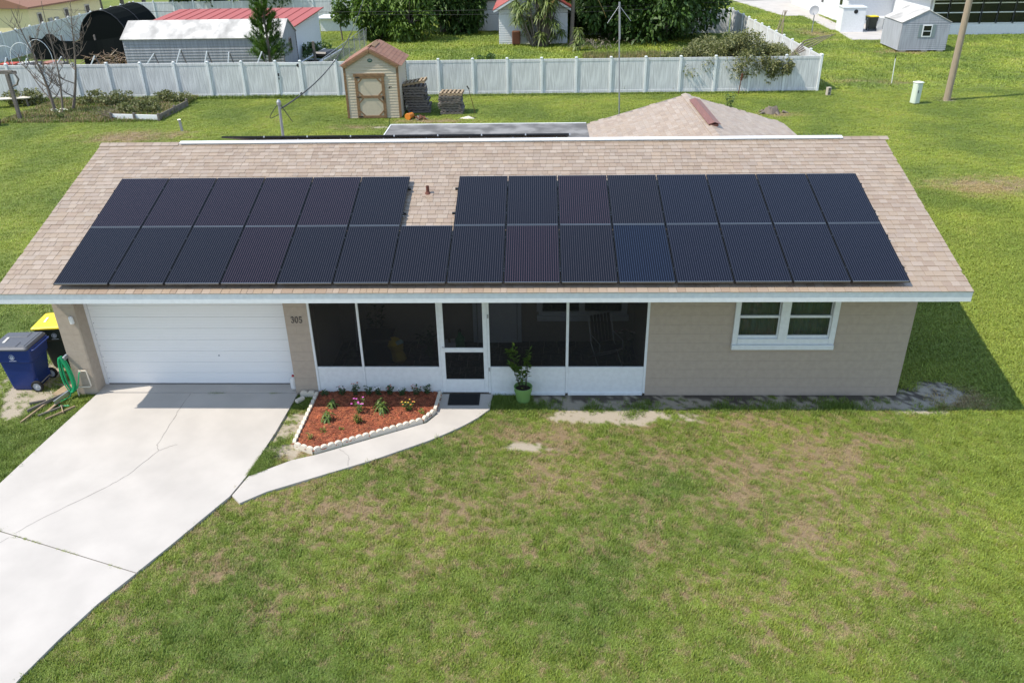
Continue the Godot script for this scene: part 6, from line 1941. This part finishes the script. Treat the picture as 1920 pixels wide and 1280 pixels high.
	mb = MB.new(); mb.cbox(at(0, 0.5, 0), Vector3(0.85, 1.0, 0.8), 0.04); part(o, "case", mb, mat(0.6, 0.6, 0.57, 0.6))
	mb = MB.new()
	for k in 8: mb.cbox(at(0.2, 0.2 + k * 0.09, 0.405), Vector3(0.34, 0.05, 0.01), 0.003)
	part(o, "grille", mb, M.greybin)
	slab("patio", patio, -0.05, 0.03, M.concrete).set_meta("kind", "structure")
	slab("far_driveway", far_drive, -0.05, 0.03, M.concrete).set_meta("kind", "structure")
	slab("side_path", side_path, -0.05, 0.025, M.walkway).set_meta("kind", "structure")
	o = thing("satellite_dish", "grey satellite dish on a thin post by the right path", "satellite dish", Vector3(30.0, 0, -53.0), -0.6)
	mb = MB.new(); mb.tube([Vector3(0, 0, 0), Vector3(0, 1.5, 0)], [0.035], 8); part(o, "post", mb, M.galv)
	mb = MB.new(); mb.lathe(Transform3D(Basis(Vector3.RIGHT, 1.1), Vector3(0, 1.6, 0.08)), [Vector2(0, 0), Vector2(0.2, 0.02), Vector2(0.36, 0.09), Vector2(0.37, 0.1), Vector2(0.2, 0.035), Vector2(0, 0.012)], 20); part(o, "dish", mb, mat(0.28, 0.29, 0.31, 0.6))
	mb = MB.new(); mb.tube([Vector3(0, 1.35, 0.2), Vector3(0, 1.55, 0.5)], [0.02], 6); part(o, "arm", mb, M.galv)
	# stakes with netting along the side fence
	o = thing("bean_poles", "tied bundle of bare poles leaning outside the right fence", "poles", Vector3(25.6, 0, -47.0))
	for k in 5:
		mb = MB.new(); mb.tube([Vector3(rnd(-0.5, 0.5), 0, rnd(-0.4, 0.4)), Vector3(0.5 + rnd(-0.15, 0.15), 2.3, 0)], [0.03, 0.02], 6); part(o, "pole", mb, M.pole)
	o = thing("fallen_branch", "bare broken limb hanging over the right fence end", "branch", Vector3(23.3, 1.0, -33.8))
	for k in 4:
		mb = MB.new(); mb.tube([Vector3(-1.0 + k * 0.1, -0.1, 0), Vector3(0.6, 0.75 + k * 0.08, -0.3 * k), Vector3(2.0, 1.5 - 0.1 * k, -0.5 * k)], [0.05, 0.035, 0.015], 6); part(o, "limb", mb, M.bark)
	# overhead cables
	cable("overhead_cable", "upper thin black cable crossing the top of the picture", Vector3(-40, 3.5, -48), Vector3(40, 3.55, -48), 1.05, 0.014)
	cable("overhead_cable", "lower thin cable running to the white cottage wall", Vector3(-3.0, 2.35, -47.6), Vector3(16.5, 2.5, -47.0), 0.15, 0.011)
	cable("service_cable", "thick twisted service cable sagging up from the roof mast", Vector3(1.69, 4.06, -8.5), Vector3(-2.85, 3.75, -45.0), 0.95, 0.022)

func cable(called: String, label: String, a: Vector3, b: Vector3, sag: float, r: float) -> void:
	var mb := MB.new()
	var pts := []
	for i in 41:
		var t := i / 40.0
		pts.append((b - a) * t + Vector3.DOWN * sag * 4.0 * t * (1 - t))
	mb.tube(pts, [r], 6)
	var o := part(self, called, mb, M.wire)
	o.position = a
	tag(o, label, "cable")

# ---------------------------------------------------------------- trees and shrubs
func crown(mb: MB, c: Vector3, r: Vector3, n: int, size: float, cols: Array, clumps: int, droop := 0.2, inner := 0.35) -> void:
	# leaves gathered in clumps through the volume of an uneven ellipsoid
	var cs := []
	for k in clumps:
		var d := Vector3(rng.randfn(), rng.randfn(), rng.randfn()).normalized()
		var q := c + d * r * pow(rnd(inner, 1.0), 0.6)
		cs.append([q, rnd(0.25, 0.5) * minf(r.x, r.y), rng.randf()])
	for i in n:
		var cl: Array = cs[i % clumps]
		var d := Vector3(rng.randfn(), rng.randfn(), rng.randfn()).normalized()
		var p: Vector3 = cl[0] + d * cl[1] * pow(rng.randf(), 0.4)
		var dir := (d + Vector3(rnd(-0.6, 0.6), rnd(-0.4, 0.4), rnd(-0.6, 0.6))).normalized() * size * rnd(0.6, 1.3)
		mb.col = tint(cols[1], 0.16)
		var side := dir.cross(Vector3(rnd(-1, 1), rnd(0.2, 1), rnd(-1, 1))).normalized()
		mb.leaf(p, dir, side, size * rnd(0.22, 0.36), size * droop)

func tree(called: String, label: String, base: Vector3, hgt: float, r: Vector3, cy: float, n: int, size: float, cols: Array, clumps: int, group := "trees beyond the back fence", trunk_r := 0.14, droop := 0.2) -> Node3D:
	var o := thing(called, label, "tree" if hgt > 2.6 else "shrub", base, 0.0, group)
	var mb := MB.new()
	mb.tube([Vector3(0, -0.1, 0), Vector3(rnd(-0.1, 0.1), cy * 0.5, 0), Vector3(0, cy, 0), Vector3(rnd(-0.2, 0.2), hgt * 0.85, 0)], [trunk_r, trunk_r * 0.8, trunk_r * 0.55, trunk_r * 0.15], 8)
	for k in 8:
		var a := TAU * k / 8.0 + rnd(-0.3, 0.3)
		var s := Vector3(0, cy * rnd(0.45, 0.9), 0)
		var e := Vector3(cos(a) * r.x * 0.7, cy + rnd(-0.3, 0.6) * r.y, sin(a) * r.z * 0.7)
		mb.tube([s, s.lerp(e, 0.5) + Vector3(0, 0.15, 0), e], [trunk_r * 0.45, trunk_r * 0.3, trunk_r * 0.1], 6)
	part(o, "trunk", mb, M.bark)
	mb = MB.new()
	crown(mb, Vector3(0, cy, 0), r, n, size, cols, clumps, droop)
	part(o, "crown", mb, M.leaf)
	return o

func rosette_plant(label: String, base: Vector3, heads: Array, leaf_len: float, cols: Array) -> void:
	var o := thing("dracaena", label, "dracaena", base, 0.0, "dracaenas beyond the back fence")
	var st := MB.new(); var lf := MB.new()
	for hd in heads:
		var p: Vector3 = hd
		st.tube([Vector3(p.x * 0.3, -0.05, p.z * 0.3), Vector3(p.x * 0.7, p.y * 0.55, p.z * 0.7), p], [0.06, 0.05, 0.04], 6)
		for k in 46:
			var a := rnd(0, TAU)
			var up := rnd(-0.5, 1.0)
			var d := Vector3(cos(a), up, sin(a)).normalized() * leaf_len * rnd(0.7, 1.1)
			lf.col = tint(cols[0], 0.16)
			lf.strap(p + Vector3(0, -rnd(0, 0.35), 0), d, 0.055, leaf_len * rnd(0.4, 0.8), 3)
	part(o, "stem", st, M.bark); part(o, "leaves", lf, M.leaf)

func make_trees() -> void:
	var deep := [Color(0.055, 0.11, 0.021), Color(0.055, 0.11, 0.021)]
	var fresh := [Color(0.10, 0.17, 0.026), Color(0.10, 0.17, 0.026)]
	var olive := [Color(0.19, 0.2, 0.08), Color(0.19, 0.2, 0.08)]
	# pine with tufted limbs
	var o := thing("pine_tree", "young bright green pine in front of the long grey shed", "tree", Vector3(-6.45, 0, -34.0))
	var mb := MB.new(); mb.tube([Vector3(0, 0, 0), Vector3(0.05, 2.6, 0), Vector3(0.0, 5.6, 0)], [0.11, 0.07, 0.015], 8); part(o, "trunk", mb, M.bark)
	mb = MB.new()
	for k in 95:
		var t := rnd(0.0, 1.0)
		var y := 1.1 + t * 4.4
		var ln := (1.45 - t * 1.15) * rnd(0.65, 1.05)
		var a := rnd(0, TAU)
		var d := Vector3(cos(a), rnd(0.25, 0.75), sin(a)).normalized()
		for i in 11:
			var q := Vector3(0, y, 0) + d * ln * (0.25 + 0.75 * i / 10.0) + Vector3(0, 0.12 * pow(i / 10.0, 2.0), 0)
			for j in 16:
				var nd := (d * 0.9 + Vector3(rng.randfn(), rng.randfn() + 0.3, rng.randfn()) * 0.6).normalized() * rnd(0.18, 0.32)
				mb.col = tint(Color(0.09, 0.17, 0.026), 0.16)
				mb.leaf(q, nd, nd.cross(Vector3.UP).normalized(), 0.02, 0.0)
	part(o, "crown", mb, M.leaf)
	# broadleaf trees behind the field
	tree("mango_tree", "bright green leafy tree left of the dark tree mass", Vector3(-3.2, 0, -52.5), 4.6, Vector3(1.9, 2.1, 1.6), 2.2, 6500, 0.30, fresh, 46, "trees beyond the back fence", 0.12, 0.5)
	tree("mango_tree", "second bright leafy tree close beside the dark tree mass", Vector3(-0.9, 0, -51.5), 4.2, Vector3(1.6, 1.9, 1.4), 1.9, 5500, 0.30, fresh, 40, "trees beyond the back fence", 0.12, 0.5)
	tree("dark_tree", "large dark shady tree in the centre of the tree line", Vector3(1.2, 0, -56.0), 7.5, Vector3(3.6, 2.9, 2.6), 3.9, 9000, 0.34, deep, 60, "trees beyond the back fence", 0.26, 0.5)
	tree("dark_tree", "dark undergrowth tree filling the gap before the white cottage", Vector3(2.6, 0, -55.0), 4.2, Vector3(1.7, 2.2, 1.3), 2.1, 5000, 0.3, deep, 34, "trees beyond the back fence", 0.14, 0.6)
	tree("rubber_tree", "huge dense dark green tree right of the thin mast", Vector3(18.2, 0, -49.8), 7.0, Vector3(4.3, 3.3, 3.0), 3.1, 15000, 0.34, deep, 90, "trees beyond the back fence", 0.26, 0.3)
	tree("rubber_tree", "dense tree joined to the palm left of the huge dark tree", Vector3(14.3, 0, -50.5), 6.0, Vector3(2.5, 3.0, 2.2), 3.1, 8000, 0.34, deep, 54, "trees beyond the back fence", 0.2, 0.3)
	tree("backdrop_tree", "dark tree standing behind the palm and dracaenas", Vector3(10.5, 0, -53.0), 7.0, Vector3(3.2, 3.4, 2.0), 3.4, 9000, 0.36, deep, 60, "trees beyond the back fence", 0.2, 0.3)
	tree("far_tree", "leafy tree hanging over the far fence, nearest the yellow house", Vector3(-23.8, 0, -66.5), 5.4, Vector3(2.2, 1.7, 1.6), 3.4, 4500, 0.32, deep, 36, "trees along the far fence", 0.16)
	tree("far_tree", "dark leafy tree hanging over the far fence, second from the left", Vector3(-20.0, 0, -66.2), 5.6, Vector3(2.4, 1.9, 1.6), 3.3, 5000, 0.32, deep, 36, "trees along the far fence", 0.16)
	tree("far_tree", "dense dark tree above the middle of the red barn roof", Vector3(-15.2, 0, -66.0), 5.6, Vector3(2.6, 2.0, 1.7), 3.2, 5500, 0.32, deep, 40, "trees along the far fence", 0.16)
	tree("papaya_tree", "small round leaved tree at the corner of the red barn", Vector3(-6.2, 0, -52.0), 2.9, Vector3(0.85, 0.7, 0.7), 2.1, 1200, 0.26, fresh, 14, "trees beyond the back fence", 0.06)
	tree("lime_bush", "yellow green bush left of the red roof", Vector3(-15.6, 0, -49.0), 2.4, Vector3(1.7, 1.1, 1.1), 1.3, 2600, 0.22, [Color(0.18, 0.245, 0.04), Color(0.18, 0.245, 0.04)], 22, "shrubs beyond the back fence", 0.06)
	tree("barn_bush", "dark bush at the foot of the white barn wall", Vector3(-5.6, 0, -41.5), 1.6, Vector3(0.9, 0.7, 1.2), 0.7, 1600, 0.18, deep, 18, "shrubs beyond the back fence", 0.04)
	# rambling shrubs hanging over the fence
	for e in [[15.6, -32.6, 1.5, 0.6, 0.9, "low olive scrub behind the fence, left end of the overgrown stretch"], [17.6, -32.0, 1.7, 0.85, 1.3, "olive scrub hanging on the fence left of the brownish scrub"], [19.6, -31.7, 1.9, 1.15, 1.7, "brownish scrub spilling over the middle of the overgrown fence"], [21.4, -31.6, 1.2, 0.75, 1.35, "smaller olive scrub near the right end of the fence"], [22.6, -35.5, 0.8, 0.7, 0.9, "scrub climbing the inner side of the right fence"], [19.6, -36.0, 2.0, 0.9, 1.2, "green scrub deeper in the plot beside the right fence"]]:
		tree("scrub_bush", e[5], Vector3(e[0], 0, e[1]), 2.5, Vector3(e[2], e[3], 1.15), e[4], 12000, 0.13, olive, 80, "scrub over the back fence", 0.05)
	for e in [[-18.6, -29.6, 1.0, 0.4, 0.35, "straw coloured weed thicket behind the arbour bench"], [-14.0, -29.3, 1.6, 0.38, 0.3, "low weed thicket at the fence foot behind the leafless trees"], [-10.8, -29.4, 1.3, 0.35, 0.28, "weed thicket between the raised bed and the fence"], [-11.2, -26.9, 1.0, 0.3, 0.32, "weeds overflowing the raised bed"]]:
		tree("weed_thicket", e[5], Vector3(e[0], 0, e[1]), 0.9, Vector3(e[2], e[3], 0.7), e[4], 2600, 0.12, olive, 40, "weeds at the left of the back fence", 0.02)
	tree("ficus_bush", "small dark bush in the grass just behind the fence", Vector3(6.0, 0, -33.0), 1.6, Vector3(0.6, 0.45, 0.5), 1.35, 700, 0.12, deep, 12, "shrubs beyond the back fence", 0.04)
	# dracaenas and palm
	var cream := [Color(0.15, 0.2, 0.05), Color(0.15, 0.2, 0.05)]
	var heads := []
	for k in 44: heads.append(Vector3(rnd(-1.7, 1.6), rnd(0.6, 5.4), rnd(-0.6, 0.6)))
	rosette_plant("tall clump of striped dracaena beside the white cottage", Vector3(9.0, 0, -47.9), heads, 0.75, cream)
	rosette_plant("single small striped dracaena in front of the palm", Vector3(11.65, 0, -45.6), [Vector3(0, 1.5, 0), Vector3(0.15, 1.0, 0.1), Vector3(-0.1, 0.6, 0.1)], 0.62, cream)
	o = thing("palm_tree", "palm with hanging yellowed fronds in the tree line", "palm", Vector3(11.3, 0, -48.0))
	mb = MB.new(); mb.tube([Vector3(0, 0, 0), Vector3(0.1, 3.0, 0), Vector3(0.1, 6.0, 0)], [0.16, 0.13, 0.11], 9); part(o, "trunk", mb, M.bark)
	for k in 15:
		mb = MB.new()
		var a := TAU * k / 15.0 + rnd(-0.2, 0.2)
		var lowf := k % 3 == 0
		var start := Vector3(0.1, 5.4 if not lowf else 4.4, 0)
		var out := Vector3(cos(a), 0.5 if not lowf else 0.1, sin(a))
		for i in 26:
			var t := i / 25.0
			var p := start + out * 2.3 * t + Vector3.DOWN * (2.2 if not lowf else 2.6) * t * t
			mb.col = tint((Color(0.30, 0.22, 0.06) if lowf and k % 2 == 0 else Color(0.045, 0.10, 0.02)), 0.2)
			for s in [-1, 1]:
				var d: Vector3 = (out.cross(Vector3.UP).normalized() * s + out * 0.5 + Vector3.DOWN * 0.7).normalized() * (0.65 * sin(PI * (0.15 + 0.8 * t)))
				mb.strap(p, d, 0.022, 0.12, 2)
		part(o, "frond", mb, M.leaf)
	o = thing("frond_litter", "heap of fallen grey palm fronds under the tree line", "frond heap", Vector3(12.8, 0, -46.6))
	mb = MB.new()
	for k in 130:
		mb.col = tint(Color(0.22, 0.19, 0.15), 0.25)
		var p := Vector3(rng.randfn(0, 0.9), rnd(0.05, 0.7), rng.randfn(0, 0.35))
		mb.strap(p, Vector3(rnd(-1, 1), rnd(-0.3, 0.5), rnd(-0.5, 0.8)) * 0.8, 0.03, 0.3, 2)
	var lt := part(o, "fronds", mb, M.leaf); lt.set_meta("kind", "stuff")
	# trunks across the side road at the top left
	for i in 3:
		o = thing("street_palm", "bare palm trunk beside the far road, %s from the left" % ORD[i], "palm", Vector3(-33.6 + i * 1.9, 0, -70.0 - i * 0.6), 0.0, "palms along the far road")
		mb = MB.new(); mb.tube([Vector3(0, 0, 0), Vector3(-0.1, 5, 0)], [0.2, 0.16], 9); part(o, "trunk", mb, M.bark)
		mb = MB.new(); crown(mb, Vector3(-0.1, 5.6, 0), Vector3(1.4, 0.8, 1.4), 500, 0.6, deep, 12); part(o, "crown", mb, M.leaf)
